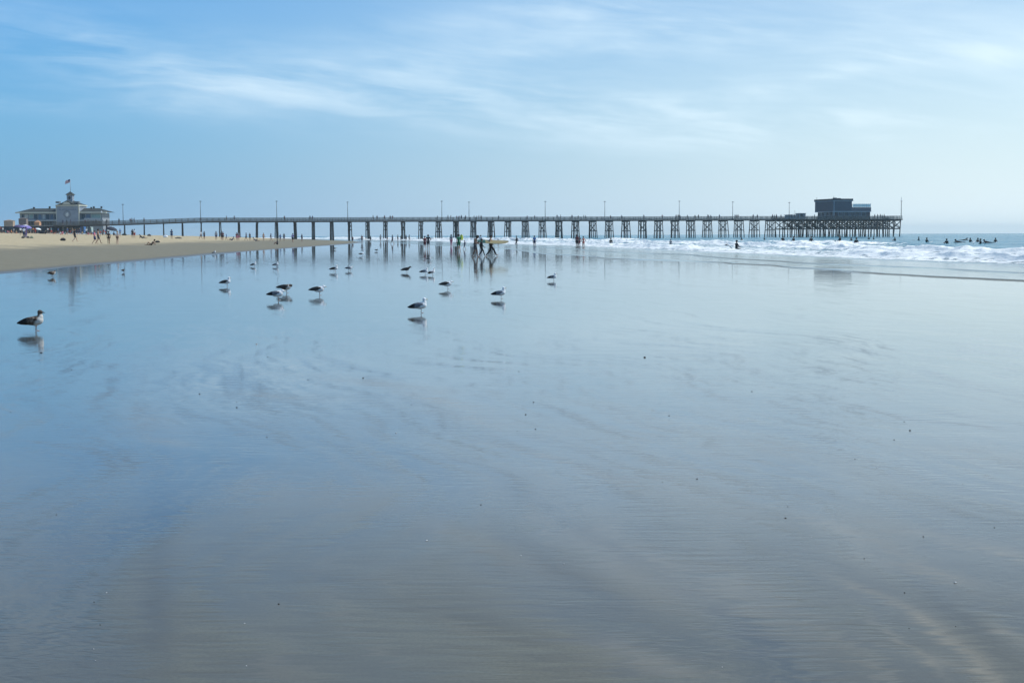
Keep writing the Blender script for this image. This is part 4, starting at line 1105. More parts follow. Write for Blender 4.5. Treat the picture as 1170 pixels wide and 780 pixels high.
# surfers waiting on their boards
surf = [ # px, y of water line, Y, facing, pose, place
 (847.2, 275.6, 330, 60, 'sit_board', 'below the seventh bent left of the platform'),
 (873.2, 275.0, 370, 20, 'sit_board', 'just left of the pier platform piles'),
 (894.5, 276.0, 330, 90, 'sit_board', 'below the left edge of the pier platform'),
 (906.8, 276.6, 310, 120, 'sit_board', 'below the lamp post by the low shed'),
 (926.8, 276.6, 315, 70, 'sit_board', 'below the left corner of the restaurant'),
 (959.8, 276.6, 300, 200, 'sit_board', 'below the middle of the restaurant, leaning left'),
 (972.6, 276.0, 340, 90, 'sit_board', 'below the right edge of the upper restaurant storey'),
 (978.4, 278.6, 260, 80, 'sit_board', 'nearest the foam, under the restaurant terrace'),
 (992.8, 274.8, 380, 90, 'sit_board', 'left of a close pair under the restaurant right end'),
 (998.0, 274.8, 370, 10, 'sit_board', 'right of a close pair under the restaurant right end'),
 (1022.4, 276.6, 320, 100, 'sit_board', 'just right of the pier end mast'),
 (1049.8, 275.8, 300, 180, 'sit_board', 'with board nose out to the left, right of the pier'),
 (1058.8, 277.8, 262, 30, 'sit_board', 'leaning forward over it, second right of the pier'),
 (1081.6, 279.4, 235, 90, 'sit_board', 'upright and alone over a low swell'),
 (1096.0, 278.4, 255, 200, 'prone', 'lying flat and paddling left'),
 (1101.5, 276.0, 285, 20, 'prone', 'paddling up a swell with the nose raised'),
 (1108.6, 277.6, 255, 40, 'sit_board', 'tall in the middle of the line-up'),
 (1117.2, 277.8, 260, 70, 'sit_board', 'left of two close together in the line-up'),
 (1120.4, 279.8, 230, 160, 'sit_board', 'lower right of two close together in the line-up'),
 (1129.4, 279.0, 238, 190, 'prone', 'paddling left near the right end of the line-up'),
 (1137.4, 277.8, 255, 70, 'sit_board', 'rightmost of the whole line-up'),
]
for px, py, Y, rz, pose, where in surf:
    p = sea_hit(px, py - 1.3); Y = p.y; zb = p.z + (-.02 if pose == 'prone' else -.12)
    person((p.x, Y, zb + (-.04 if pose == 'prone' else -.24)), R(rz), 1.8, pose, 'tan', W_, None, 'black',
           f'black-wetsuited surfer on a board {where}', 'surfers waiting beyond the breakers')
    o = surfboard(2.0 if pose == 'sit_board' else 2.1, .52, random.choice([(.6, .6, .58), (.5, .5, .45), (.16, .17, .18)]), label=f'surfboard under the surfer {where}', grp='surfboards in the line-up')
    o.location = (p.x + (.25 * math.cos(R(rz)) if pose == 'sit_board' else 0), Y + (.25 * math.sin(R(rz)) if pose == 'sit_board' else 0), zb); o.rotation_euler = (0, R(-9 if pose == 'sit_board' else 0 if py > 276.1 else -12), R(rz))
# one falling in the white water
p = sea_hit(841.5, 284.4)
person((p.x, p.y, p.z - .12), R(20), 1.75, 'sit_board', 'tan', W_, None, 'black', 'surfer tumbling in white water in front of the breakers')
o = surfboard(1.6, .48, (.10, .11, .12), label='dark board tip sticking up beside the tumbling surfer'); o.location = at(836, 283.4, p.y + .4); o.rotation_euler = (R(15), R(38), R(10))

# ------------------------------------------------------------------ beachgoers on the dry sand
flat([
 (85.6, 276.4, 1.72, 'walk', 20, 'light', S('black'), B('black'), 'brown', 'person in a loose black dress walking alone on the beach'),
 (108.2, 278.2, 1.66, 'walk', 0, 'light', S('pink'), B('navy'), 'brown', 'person in a pink top beside a tall shirtless man on the beach'),
 (112.3, 278.0, 1.88, 'walk', 10, 'tan', None, B('charcoal'), 'black', 'tall shirtless man in dark shorts on the beach'),
 (124.3, 278.3, 1.62, 'stand', 90, 'brown', ('top', 'black'), ('briefs', 'black'), 'black', 'slim dark-haired person in a black swimsuit on the beach'),
 (134.2, 278.5, 1.66, 'stand', 60, 'light', ('top', 'white'), ('briefs', 'black'), 'blond', 'blond person in a white top and black bottoms on the beach'),
 (151.3, 271.8, 1.70, 'stand', 90, 'tan', S('black'), B('charcoal'), 'black', 'person in black, left of a pair below the second pier bent'),
 (153.6, 271.8, 1.74, 'stand', 80, 'light', S('white'), B('red'), 'black', 'person in a white shirt and red shorts, right of a pair'),
 (196.2, 273.2, 1.76, 'stand', 90, 'tan', S('navy'), B('navy'), 'black', 'person in navy standing near a pier bent on the beach'),
 (229.6, 273.6, 1.66, 'walk', 170, 'light', S('white'), B('grey'), 'brown', 'person in white walking below the second lamp post'),
 (233.4, 273.8, 1.60, 'stand', 60, 'tan', S('charcoal'), B('navy'), 'black', 'person in charcoal just right of the one in white'),
 (247.0, 274.2, 1.66, 'stand', 100, 'tan', S('grey'), B('navy'), 'black', 'person in grey left of a pier bent on the beach'),
 (253.2, 274.2, 1.72, 'stand', 60, 'tan', S('charcoal'), B('black'), 'black', 'person in charcoal at the foot of a pier bent'),
 (254.8, 274.4, 1.60, 'stand', 90, 'light', S('maroon'), B('black'), 'black', 'person in maroon at the foot of the same bent'),
 (258.8, 274.4, 1.20, 'walk', 150, 'tan', S('blue'), B('grey'), 'brown', 'child in blue to the right of the pair at the bent'),
 (270.6, 275.0, 1.55, 'stand', 90, 'light', S('maroon'), B('pink'), 'black', 'person in maroon at a pier bent, left of two'),
 (272.6, 275.0, 1.70, 'stand', 90, 'light', S('grey'), B('pink'), 'black', 'person in a grey shirt at a pier bent, right of two'),
 (281.4, 274.8, 1.55, 'walk', 170, 'tan', S('navy'), B('black'), 'black', 'person in navy, left of two far off between bents'),
 (285.6, 274.8, 1.50, 'stand', 60, 'tan', S('black'), B('charcoal'), 'black', 'person in black, right of two far off between bents'),
 (301.2, 275.4, 1.60, 'stand', 90, 'light', ('top', 'orange'), ('briefs', 'orange'), 'blond', 'tanned bather in an orange swimsuit on the beach'),
 (309.6, 275.6, 1.55, 'walk', 20, 'tan', S('navy'), B('grey'), 'black', 'person in navy left of the third lamp post'),
 (320.3, 275.4, 1.45, 'stand', 90, 'tan', S('blue'), B('grey'), 'brown', 'person in blue just right of the third lamp post bent'),
 (324.6, 275.2, 1.60, 'stand', 90, 'tan', S('charcoal'), B('navy'), 'black', 'person in charcoal a step right of the blue one'),
 (334.6, 277.0, 1.72, 'walk', 90, 'tan', S('purple'), B('black'), 'black', 'person in dark purple walking on the sand spit'),
 (345.0, 276.0, 1.60, 'stand', 50, 'tan', S('navy'), B('charcoal'), 'black', 'person in navy, rightmost one standing on the sand spit'),
 (173.0, 279.8, 1.70, 'recline', 180, 'tan', ('top', 'black'), ('briefs', 'black'), 'black', 'sunbather leaning back on the sand near a dark bag'),
 (162.5, 272.6, 1.70, 'recline', 20, 'brown', S('black'), B('charcoal'), 'black', 'dark-clad sunbather reclining below the fourth pier bent'),
 (317.0, 279.4, 1.66, 'sit_sand', 200, 'tan', S('charcoal'), B('black'), 'black', 'dark-clad person sitting on the sand by the third lamp post reflection'),
 (265.0, 274.6, 1.66, 'recline', 160, 'tan', S('grey'), B('navy'), 'brown', 'sunbather in grey lying left of the pair at a pier bent'),
 (292.0, 275.2, 1.66, 'recline', 10, 'tan', S('grey'), B('charcoal'), 'brown', 'sunbather lying flat right of the two far figures'),
])
# umbrella with a person under it
def umbrella(px, py, Yh, hgt, rad, colr, lab, tiltd=6):
    g = ground_at(px, py); z = beach_height(g.x, g.y)
    o = empty('beach_umbrella', (g.x, g.y, z), 0); o.rotation_euler = (R(tiltd * .6), R(tiltd), 0); tag(o, lab, 'umbrella', 'beach umbrellas')
    m = MB(); n = 16; vs = [(0, 0, hgt)]
    for r_i, (rr, dzz) in enumerate(((.45, .07), (.8, .24), (1.0, .45))):
        for k in range(n):
            q = 2 * PI * k / n; sc = 1 if k % 2 == 0 else .94
            vs.append((rad * rr * sc * math.cos(q), rad * rr * sc * math.sin(q), hgt - dzz * rad * .9))
    fs = [(0, 1 + k, 1 + (k + 1) % n) for k in range(n)]
    for j in range(2): fs += [(1 + j * n + k, 1 + (j + 1) * n + k, 1 + (j + 1) * n + (k + 1) % n, 1 + j * n + (k + 1) % n) for k in range(n)]
    m.add(vs, fs); c = m.build('canopy', cloth('canopy_' + lab[:8], colr), o, True)
    sl_ = c.modifiers.new('s', 'SOLIDIFY'); sl_.thickness = .012
    MB().tube([(0, 0, -.1), (0, 0, hgt + .12)], .022, 6).build('pole', cloth('white', CL['white']), o, True)
    return o
umbrella(28.6, 271.6, 0, 2.05, 1.05, (.22, .18, .42), 'purple beach umbrella with a white top standing nearest on the beach')
g = ground_at(28.6, 271.6)
wp = MB(); n = 12
wp.add([(0, 0, 0)] + [(.42 * math.cos(2 * PI * k / n), .42 * math.sin(2 * PI * k / n), -.075) for k in range(n)], [(0, 1 + k, 1 + (k + 1) % n) for k in range(n)])
for o_ in bpy.data.objects:
    if o_.get('label', '').startswith('purple beach umbrella'):
        w_ = wp.build('canopy_top', cloth('white', CL['white']), o_); w_.location = (0, 0, 2.10)
flat([(27.4, 271.9, 1.68, 'stand', 90, 'light', S('white'), ('trousers', 'navy'), 'black', 'person in white and navy standing under the purple umbrella'),
      (29.8, 271.9, 1.74, 'stand', 80, 'tan', S('purple'), ('trousers', 'purple'), 'black', 'person in purple standing under the purple umbrella'),
      (23.5, 268.8, 1.66, 'stand', 100, 'light', S('white'), B('black'), 'black', 'person in a white shirt behind the purple umbrella, to its left')])
umbrella(22.0, 268.2, 0, 2.1, 1.3, (.10, .08, .16), 'dark purple umbrella half hidden behind the nearer purple one', 3)
umbrella(126.0, 270.2, 0, 2.1, 1.25, (.03, .035, .05), 'small black beach umbrella beside the pier, tilted to the right', 16)
umbrella(97.0, 266.6, 0, 2.0, 1.1, (.04, .10, .22), 'dark blue beach umbrella at the back of the crowd under the pier', 4)
umbrella(43.0, 267.0, 0, 1.5, .9, (.72, .74, .74), 'low white beach umbrella in the crowd below the orange kiosk', 8)

# bags and things lying on the sand
def bag(px, py, sx, sy, sz, colr, lab, kind='bag'):
    g = ground_at(px, py); z = beach_height(g.x, g.y)
    bm = bmesh.new(); bmesh.ops.create_icosphere(bm, subdivisions=3, radius=1)
    for v in bm.verts:
        c = v.co; c.x = math.copysign(abs(c.x) ** .7, c.x) * sx / 2 * (1 - .25 * max(c.z, 0)); c.y = math.copysign(abs(c.y) ** .7, c.y) * sy / 2
        c.z = (math.copysign(abs(c.z) ** .75, c.z) * .5 + .45) * sz + random.uniform(-.012, .012)
    me = bpy.data.meshes.new(kind); bm.to_mesh(me); bm.free(); me.materials.append(cloth('bag_' + str(colr), colr))
    me.polygons.foreach_set('use_smooth', [True] * len(me.polygons))
    o = bpy.data.objects.new(kind.replace(' ', '_'), me); link(o); o.location = (g.x, g.y, z); o.rotation_euler = (0, 0, random.uniform(-.5, .5))
    tag(o, lab, kind, 'bags and gear on the sand')
    h = MB(); h.tube([(-sx * .25, 0, sz * .85), (-sx * .15, 0, sz * 1.12), (sx * .15, 0, sz * 1.12), (sx * .25, 0, sz * .85)], .025, 6).build('handle', cloth('bag_handle', (.04, .04, .045)), o, True)
    return o
bag(72.0, 275.4, .75, .45, .38, (.02, .02, .022), 'black bag alone on open sand left of the black dress')
bag(36.2, 272.4, .55, .4, .30, (.20, .24, .16), 'small greenish bag on the sand right of the purple umbrella')
bag(32.0, 272.2, .5, .4, .25, (.03, .03, .04), 'black bag at the foot of the purple umbrella, right side')
bag(26.2, 272.2, .5, .4, .25, (.03, .03, .035), 'black bag at the foot of the purple umbrella, left side')
bag(180.0, 277.4, .7, .4, .28, (.03, .03, .03), 'dark bag on the sand right of the reclining sunbather')
bag(189.0, 271.6, 1.0, .6, .6, (.8, .8, .8), 'large white bag left of the person in navy')
bag(49.0, 267.2, 2.4, 1.2, .7, (.02, .02, .025), 'long black gear pile at the front of the crowd')
bag(36.5, 266.6, 1.8, .9, .5, (.5, .10, .08), 'red towel pile left of the low white umbrella')
bag(170.5, 270.0, 1.0, .7, .5, (.05, .05, .055), 'dark bag at the crest between two pier bents')
bag(142.0, 269.0, 1.3, .8, .6, (.03, .035, .03), 'dark gear pile around the first lamp post bent')
bag(204.0, 272.6, 1.6, .7, .3, (.20, .17, .13), 'brown towel heap right of the person in navy')

# crowd along the back of the beach
random.seed(21)
crowd_cols = ['white', 'navy', 'red', 'black', 'grey', 'pink', 'blue', 'white', 'tan', 'charcoal', 'maroon', 'teal', 'pale', 'orange']
xs = [0.6, 3.4, 6.0, 8.6, 10.2, 13.0, 15.8, 18.6, 32.2, 34.8, 38.0, 40.4, 46.5, 52.2, 54.6, 57.2, 58.6, 61.4, 64.0, 66.5, 68.8, 71.4, 74.4, 77.2, 80.0, 83.0, 88.6, 91.0, 94.0, 98.6, 100.6, 103.6, 105.0, 106.8, 114.8, 117.0, 118.6, 120.4, 130.0, 137.2]
near_names = lambda x: ('at the far left edge' if x < 12 else 'left of the purple umbrella' if x < 24 else 'right of the purple umbrella' if x < 39 else
    'below the orange kiosk' if x < 50 else 'below the clubhouse left wing' if x < 66 else 'below the clubhouse tower' if x < 92 else 'below the clubhouse right wing' if x < 112 else 'by the small black umbrella')
cnt = {}
for i, x in enumerate(xs):
    Y = random.uniform(330, 410); p = at(x, 266, Y); z = beach_height(p.x, Y)
    sit = random.random() < .45; tp = random.choice(crowd_cols); bt = random.choice(['navy', 'black', 'charcoal', 'red', 'grey'])
    nn = near_names(x); cnt[nn] = cnt.get(nn, 0) + 1
    person((p.x, Y, z - .03), R(random.choice([0, 60, 90, 120, 180, 240])), random.uniform(1.55, 1.8), 'sit_sand' if sit else random.choice(['stand', 'stand', 'walk', 'akimbo']),
           random.choice(['light', 'tan', 'tan', 'brown']), S(tp), B(bt), random.choice(['black', 'brown', 'blond']),
           f"{'seated' if sit else 'standing'} beachgoer in {tp} {nn}, {ORD[min(cnt[nn] - 1, 13)]} from left", 'crowd along the back of the beach')

# ------------------------------------------------------------------ people on the pier deck
pier_px = [72, 76.5, 81, 97.5, 101, 110, 122.2, 136.2, 149, 151, 153.5, 164.8, 259, 268, 325.2, 354.4, 357.2, 426.5, 431, 439.5, 446, 448.6, 500, 512, 515.2, 522, 524.6, 527.2, 532, 541.8, 544.8, 547.2, 549.8, 569.8, 602.4, 611, 636.6, 640.6, 653.6, 660.6, 667, 669, 697.6, 710.3, 735.6, 756.6, 772.5, 774.8, 776.8, 785.4, 794, 798, 808.5, 809.6, 812, 822, 839.8, 841.6, 843.2, 860.5, 865.2, 882.5, 884.5, 887, 892.2, 904.6, 907.8, 912.0, 918.5, 930.6, 999.2, 1002.5, 1005.6, 1007.6, 1010.0]
lampx = [a for a, _ in lamp_px]; cnt = {}
for i, x in enumerate(pier_px):
    cr = random.uniform(-HW + .7, -HW + 1.6) if x < 885 else random.uniform(-HW2 + .6, -HW2 + 1.4)
    if 895 < x < 925: cr = -2.2
    if 929 < x < 932: cr = -3
    t = t_of(x, cr); b3 = PP + AX * t + CX * cr
    k = sum(1 for a in lampx if a < x)
    if k == 0: nn = 'left of the first lamp post'
    elif k >= len(lampx): nn = 'right of the last lamp post' if x < 950 else 'right of the restaurant'
    else: nn = f'between the {ORD[k-1]} and {ORD[k]} lamp posts'
    cnt[nn] = cnt.get(nn, 0) + 1
    h = random.uniform(1.6, 1.84); c1 = random.choice(['black', 'navy', 'charcoal', 'charcoal', 'grey', 'maroon'])
    person((b3.x, b3.y, deck_z(t) - .02), PIER_RZ + R(random.choice([0, 180, 90, -90, -90, 90])), h, random.choice(['stand', 'stand', 'walk', 'akimbo']), random.choice(['tan', 'brown', 'light']),
           S(c1), B(random.choice(['black', 'navy', 'charcoal'])), 'black', f'tiny {c1} figure, {ORD[min(cnt[nn] - 1, 13)]} of those on the pier {nn}', 'people along the pier rail')

# ------------------------------------------------------------------ gulls
def gull_mats():
    def gm(name, fn):
        m = bpy.data.materials.new(name); m.use_nodes = True; t = NT(m.node_tree); b = m.node_tree.nodes['Principled BSDF']
        b.inputs['Roughness'].default_value = .75; b.inputs['Specular IOR Level'].default_value = .2
        c = t.node('ShaderNodeTexCoord'); sp = t.node('ShaderNodeSeparateXYZ'); m.node_tree.links.new(c.outputs['Object'], sp.inputs[0])
        sc_ = t.comb(t.m('MULTIPLY', sp.outputs[0], .35), sp.outputs[1], sp.outputs[2])
        m.node_tree.links.new(fn(t, sp, sc_, c.outputs['Object']), b.inputs['Base Color']); return m
    W1 = gm('gull_white', lambda t, sp, v, o: t.mix(t.ramp(t.noise(v, 60, 3), .35, .7), (.66, .66, .65), (.86, .86, .85)))
    G1 = gm('gull_grey_wing', lambda t, sp, v, o: t.mix(t.ramp(sp.outputs[0], -.17, -.13), t.mix(t.ramp(t.noise(v, 70, 3), .62, .68), (.012, .012, .014), (.5, .5, .5)), t.mix(t.ramp(t.noise(v, 90, 3), .35, .7), (.10, .11, .13), (.19, .20, .22))))
    D1 = gm('gull_dark_wing', lambda t, sp, v, o: t.mix(t.ramp(t.noise(v, 90, 3), .35, .7), (.03, .028, .027), (.075, .068, .062)))
    J1 = gm('young_gull_plumage', lambda t, sp, v, o: t.mix(t.ramp(t.m('ADD', t.m('MULTIPLY', sp.outputs[0], 1.0), t.m('MULTIPLY', t.m('SUBTRACT', sp.outputs[2], .26), -.6)), .045, .10), t.mix(t.ramp(t.noise(v, 110, 3, .6), .42, .6), (.045, .03, .02), (.20, .15, .11)), t.mix(t.ramp(t.noise(v, 80, 3), .3, .7), (.42, .38, .33), (.70, .67, .62))))
    JH = gm('young_gull_head', lambda t, sp, v, o: t.mix(t.ramp(t.noise(v, 120, 3, .6), .4, .65), (.035, .028, .022), (.13, .10, .08)))
    JW = gm('young_gull_wing', lambda t, sp, v, o: t.mix(t.ramp(sp.outputs[0], -.16, -.08), (.014, .012, .011), t.mix(t.ramp(t.noise(v, 75, 4, .65), .44, .58), (.045, .026, .017), (.30, .24, .19))))
    return W1, G1, D1, J1, JH, JW
GW, GG, GD, GJ, GJH, GJW = gull_mats()
M_billy = mat('gull_bill_yellow', (.45, .30, .06), .5, .1, 30); M_billd = mat('gull_bill_dark', (.02, .018, .016), .5, .1, 30)
M_legp = mat('gull_leg_pink', (.40, .26, .22), .6, .1, 30); M_eye = mat('gull_eye', (.005, .005, .005), .15, .0)
GP = {}
def gull_parts(pose):
    if pose in GP: return GP[pose]
    hx, hz_, nz = {'upright': (.080, .335, .0), 'tall': (.085, .350, 0), 'hunch': (.125, .262, 0), 'preen': (.135, .235, 0), 'lean': (.175, .285, 0)}[pose]
    nx_, nzz = (.085, .25) if pose in ('upright', 'tall') else (.095, .225)
    tz = {'upright': .128, 'tall': .095, 'hunch': .155, 'preen': .165, 'lean': .115}[pose]
    mid = (-.02, .19) if pose != 'tall' else (-.015, .195)
    mz = mid[1] - .008
    B_ = [((-.285, 0, tz - .006), .009, (-.17, 0, tz + .012), .036), ((-.17, 0, tz + .012), .036, (-.09, 0, mz - .012), .070),
          ((-.09, 0, mz - .012), .070, (-.01, 0, mz - .004), .088), ((-.01, 0, mz - .004), .088, (.055, 0, mz + .010), .080),
          ((.055, 0, mz + .010), .078, (nx_ - .004, 0, nzz), .054), ((nx_ - .004, 0, nzz), .052, (hx - .004, 0, hz_ - .012), .036),
          ((hx - .006, 0, hz_), .040, (hx + .016, 0, hz_ - .003), .032), ((hx + .02, 0, hz_ - .004), .022, (hx + .034, 0, hz_ - .007), .012),
          ((-.02, .025, .135), .03, (.0, .028, .09), .013), ((-.02, -.025, .135), .03, (.0, -.028, .09), .013)]
    body = fuse(B_, .0065, 4, 'gull')
    # head as separate shell so it can carry its own colour
    sel = {p.index for p in body.polygons if p.center.z > hz_ - .030 and p.center.x > hx - .05}
    head = shell(body, sel, .0012, 'head')
    def wing(s):
        m = MB(); n = 18; sec = 12; vs = []
        for i in range(n + 1):
            u = i / n; x = .048 - u * .375
            cz = (mid[1] + .030) * (1 - u) + (tz + .016) * u + .006 * math.sin(PI * u); hh = .062 * (math.sin(PI * min(1, (u * .86 + .10))) ** .8) * (1 - .25 * u) + .002
            cy = s * ((.074 * math.sin(PI * min(1, .32 + u * .62)) ** .8) + .006)
            for k in range(sec):
                q = 2 * PI * k / sec; zz_ = hh * math.sin(q)
                vs.append((x, cy + s * (.012 * (1 - .6 * u) * math.cos(q)) - s * .35 * max(zz_, 0) , cz + zz_ - .004))
        fs = [(i * sec + k, i * sec + (k + 1) % sec, (i + 1) * sec + (k + 1) % sec, (i + 1) * sec + k) for i in range(n) for k in range(sec)]
        fs += [tuple(range(sec))[::-1], tuple(n * sec + k for k in range(sec))]
        m.add(vs, fs)
        return m.mesh('wing', True)
    bill = MB(); bx_ = hx + .036
    bill.tube([(bx_ - .008, 0, hz_ - .007), (bx_ + .018, 0, hz_ - .007), (bx_ + .038, 0, hz_ - .010), (bx_ + .050, 0, hz_ - .020)], [.0105, .009, .0075, .002], 8)
    if pose == 'preen': bill = MB(); bill.tube([(bx_ - .012, 0, hz_ - .01), (bx_ - .004, -.01, hz_ - .028), (bx_ - .018, -.03, hz_ - .048)], [.011, .008, .002], 8)
    eyes = MB()
    for s in (1, -1): eyes.ball((hx + .012, s * .0295, hz_ + .004), .005, 8, 6)
    def leg(s):
        m = MB(); x = .0; y = s * .028
        m.tube([(x, y, .125), (x + .006, y, .085), (x - .004, y, .012)], [.008, .0055, .0048], 7)
        m.ball((x + .006, y, .085), .0075, 8, 6)
        z = .004
        toes = [(x + .045, y + .022), (x + .058, y), (x + .045, y - .022)]
        for tx, ty in toes: m.tube([(x - .004, y, .011), (tx, ty, z)], [.0045, .0025], 6)
        m.add([(x - .002, y, .008), (toes[0][0], toes[0][1], .003), (toes[1][0], toes[1][1], .003), (toes[2][0], toes[2][1], .003)], [(0, 1, 2), (0, 2, 3)])
        return m.mesh('leg', True)
    GP[pose] = dict(body=body, head=head, wl=wing(1), wr=wing(-1), bill=bill.mesh('bill', True), eyes=eyes.mesh('eyes', True), ll=leg(1), lr=leg(-1))
    return GP[pose]
def gull(px, py, pose, rz, size, kind, lab, yovr=None):
    P_ = gull_parts(pose)
    g = ground_at(px, py); z = beach_height(g.x, g.y) if g.x < float(edgeX(g.y)) else -(g.x ** 2 + g.y ** 2) / (2 * RE)
    bm_, hm, wm, blm, lm = {'adult': (GW, GW, GG, M_billy, M_legp), 'dark': (GW, GW, GD, M_billy, M_legp), 'young': (GJ, GJH, GJW, M_billd, M_legp), 'brown': (GJ, GJH, GD, M_billd, M_legp), 'grey': (GD, GD, GD, M_billd, M_legp)}[kind]
    s = size * 1.0 / .52
    o = bpy.data.objects.new('gull', P_['body']); link(o); o.location = (g.x, g.y, z); o.rotation_euler = (0, 0, R(rz)); o.scale = (s, s, s)
    if not P_['body'].materials: P_['body'].materials.append(GW)
    o.material_slots[0].link = 'OBJECT'; o.material_slots[0].material = bm_
    tag(o, lab, 'gull', 'gulls standing on the wet sand')
    for nm, k, m in (('head', 'head', hm), ('wing', 'wl', wm), ('wing', 'wr', wm), ('bill', 'bill', blm), ('leg', 'll', lm), ('leg', 'lr', lm), ('eyes', 'eyes', M_eye)):
        me = P_[k]
        if not me.materials: me.materials.append(m)
        c = bpy.data.objects.new(nm, me); link(c, o); c.material_slots[0].link = 'OBJECT'; c.material_slots[0].material = m
    return o
GU = [
 (41.2, 378.0, 'upright', 0, .53, 'young', 'brown mottled young gull with a pale breast, largest and nearest, at far left'),
 (259.5, 327.0, 'upright', 0, .44, 'dark', 'black-backed white gull standing alone above the close pair'),
 (290.5, 304.6, 'tall', 5, .38, 'dark', 'upright white-necked gull left of the one on the lamp post reflection'),
 (316.0, 304.8, 'upright', 0, .38, 'adult', 'gull standing right on the third lamp post reflection'),
 (327.5, 334.8, 'preen', 0, .50, 'brown', 'gull with its head tucked, rear bird of the close pair'),
 (318.0, 343.2, 'hunch', 0, .50, 'adult', 'pale grey hunched gull, front bird of the close pair'),
 (365.2, 337.5, 'hunch', 0, .50, 'dark', 'hunched dark-backed gull right of the close pair'),
 (383.0, 310.5, 'upright', 0, .46, 'dark', 'dark-backed gull with white head, left of two standing level'),
 (400.0, 309.5, 'hunch', 0, .40, 'adult', 'pale gull, right of two standing level, on a lamp post reflection'),
 (464.8, 311.2, 'lean', 0, .46, 'grey', 'all-dark slim gull leaning forward'),
 (486.0, 313.6, 'upright', 0, .42, 'adult', 'white-headed gull left of the upright one beside it'),
 (494.2, 314.4, 'tall', 40, .40, 'adult', 'narrow upright gull turned half away, right of its neighbour'),
 (490.8, 298.0, 'hunch', 0, .36, 'dark', 'small far gull between two smudged pile reflections'),
 (511.6, 330.2, 'hunch', 0, .46, 'dark', 'gull with hunched white neck between the adult pair and the solitary big one'),
 (481.2, 357.6, 'upright', 0, .47, 'adult', 'grey-winged white gull, nearest one of the middle group'),
 (572.6, 341.2, 'upright', 0, .44, 'adult', 'slate-backed gull standing alone right of the middle group'),
 (632.6, 320.6, 'upright', 0, .40, 'adult', 'small gull alone, rightmost of all'),
 (413.6, 292.2, 'hunch', 10, .46, 'dark', 'far dark and white gull near a pile reflection'),
 (414.8, 284.6, 'hunch', 0, .44, 'adult', 'tiny far gull above the dark and white one'),
 (430.4, 287.0, 'hunch', 0, .40, 'grey', 'tiny dark far gull between two pile reflections'),
 (382.8, 285.2, 'hunch', 0, .44, 'brown', 'tiny brown far gull beside a pile reflection near the spit'),
 (60.5, 316.2, 'hunch', 60, .46, 'young', 'brown gull seen from behind at the edge of the damp sand'),
 (141.0, 311.2, 'hunch', 80, .30, 'grey', 'little dark bird seen from behind near the sand edge'),
 (245.2, 290.2, 'tall', 20, .42, 'adult', 'white gull standing on the bare damp sand slope'),
]
for a in GU: gull(*a)

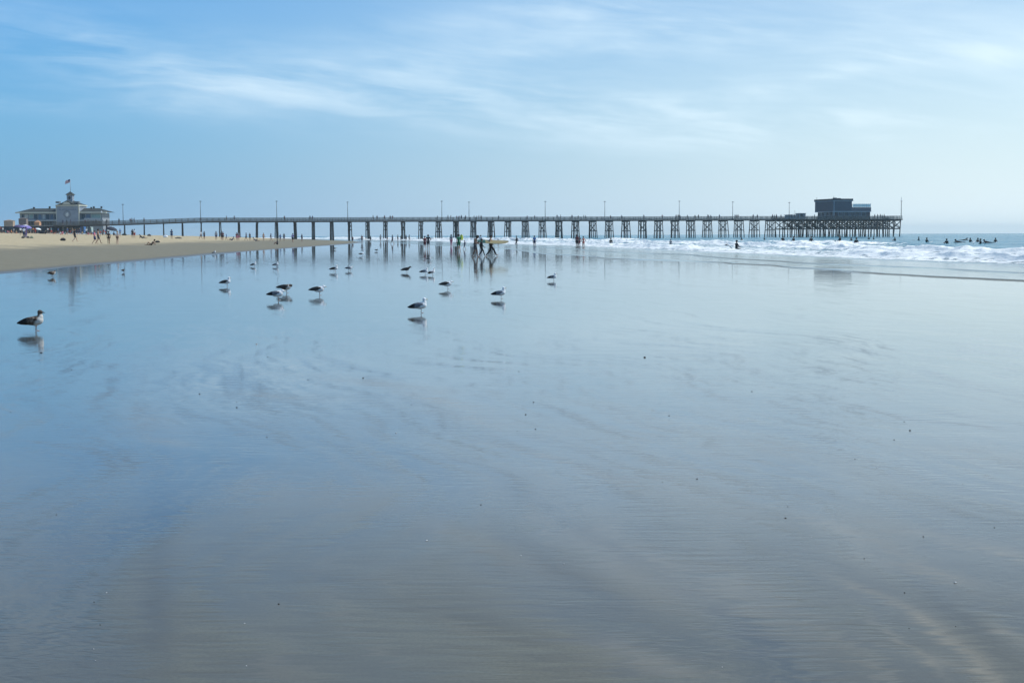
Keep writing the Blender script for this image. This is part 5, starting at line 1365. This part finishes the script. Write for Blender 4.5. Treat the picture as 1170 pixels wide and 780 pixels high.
# ------------------------------------------------------------------ pebbles, shells and weed scraps on the wet sand
bits = [(737, 408.5, 1.7, 'd'), (897.5, 592, 1.4, 'd'), (487.5, 617.5, 1.5, 'w'), (318.5, 690, 1.4, 'd'), (107.5, 688, .8, 'd'), (64.5, 588, 1.0, 'd'), (107, 742, 1.2, 'w'), (109, 755, .9, 'w'),
        (114.5, 714, .9, 'd'), (279.5, 712.5, 1.1, 'w'), (281.5, 761, 1.0, 'w'), (121.5, 677.5, 1.0, 'w'), (270.5, 465.5, 1.1, 'd'), (270.5, 459.5, .7, 'd'), (415, 432, 1.2, 'd'), (352, 433.8, .7, 'd'), (228, 450, 1.1, 'd'), (12, 471, .8, 'd'),
        (549.5, 577, .9, 'd'), (452.5, 495, 1.0, 'w'), (764.5, 475, .9, 'd'), (796.5, 547.5, 1.0, 'd'), (1040, 491.8, 1.3, 'd'), (1033, 482, .8, 'd'), (1021.5, 502.5, .8, 'd'), (977, 524.6, .9, 'd'), (1002, 534, .7, 'w'),
        (1033.5, 677, 1.3, 'd'), (1038.5, 717.5, .9, 'd'), (1092, 716, .9, 'd'), (987.5, 638, .9, 'd'), (1055, 613, 1.1, 'd'), (1136, 602.5, 1.0, 'd'), (1091.5, 666, 1.8, 'w'), (900, 579, .8, 'd'), (609.5, 459.5, 1.0, 'd'),
        (600.5, 473.8, 1.2, 'd'), (612, 490, 1.0, 'd'), (591, 492.5, .7, 'd'), (593, 424.5, .8, 'd'), (859, 447.5, .9, 'd'), (595, 635, 1.1, 'w'), (644, 644.5, .9, 'w'), (825, 762, .9, 'w'), (47, 403, 1.3, 'd'), (293, 393, 1.2, 'w'),
        (82, 422.8, .7, 'd'), (305, 499.5, .7, 'd'), (470, 462.5, .7, 'd'), (306, 408, .7, 'd'), (757, 550.5, .7, 'd'), (927, 613.5, .7, 'w'), (1100, 553, .5, 'd')]
cnt = {}
def where(x, y):
    a = 'left' if x < 390 else 'middle' if x < 780 else 'right'; b = 'far' if y < 480 else 'middle' if y < 620 else 'near'
    return f'{b} {a}'
for x, y, k, c in sorted(bits, key=lambda q: q[1]):
    g = ground_at(x, y); sz = k * .8 * g.y / F * 1.9
    bm = bmesh.new(); bmesh.ops.create_icosphere(bm, subdivisions=2, radius=.5)
    ph = random.uniform(0, 6)
    for v in bm.verts:
        c_ = v.co; r_ = 1 + .22 * math.sin(5 * c_.x + ph) + .18 * math.sin(7 * c_.y + 2 * ph)
        v.co = Vector((c_.x * r_ * sz * 1.15, c_.y * r_ * sz * 1.0, (c_.z + .32) * sz * .55))
    me = bpy.data.meshes.new('pebble'); bm.to_mesh(me); bm.free(); me.polygons.foreach_set('use_smooth', [True] * len(me.polygons))
    nm = 'pebble' if c == 'd' else 'shell'
    me.materials.append(mat('pebble_dark', (.018, .016, .015), .6, .3, 40) if c == 'd' else mat('shell_pale', (.55, .53, .50), .5, .2, 40))
    o = bpy.data.objects.new(nm, me); link(o); o.location = (g.x, g.y, 0); o.rotation_euler = (0, 0, random.uniform(0, 6))
    key = (nm, where(x, y)); cnt[key] = cnt.get(key, 0) + 1
    tag(o, f"{'dark pebble' if c == 'd' else 'pale shell bit'} on the {where(x, y)} wet sand, {ORD[cnt[key] - 1]} from its far side", nm, 'pebbles and shell bits on the wet sand')
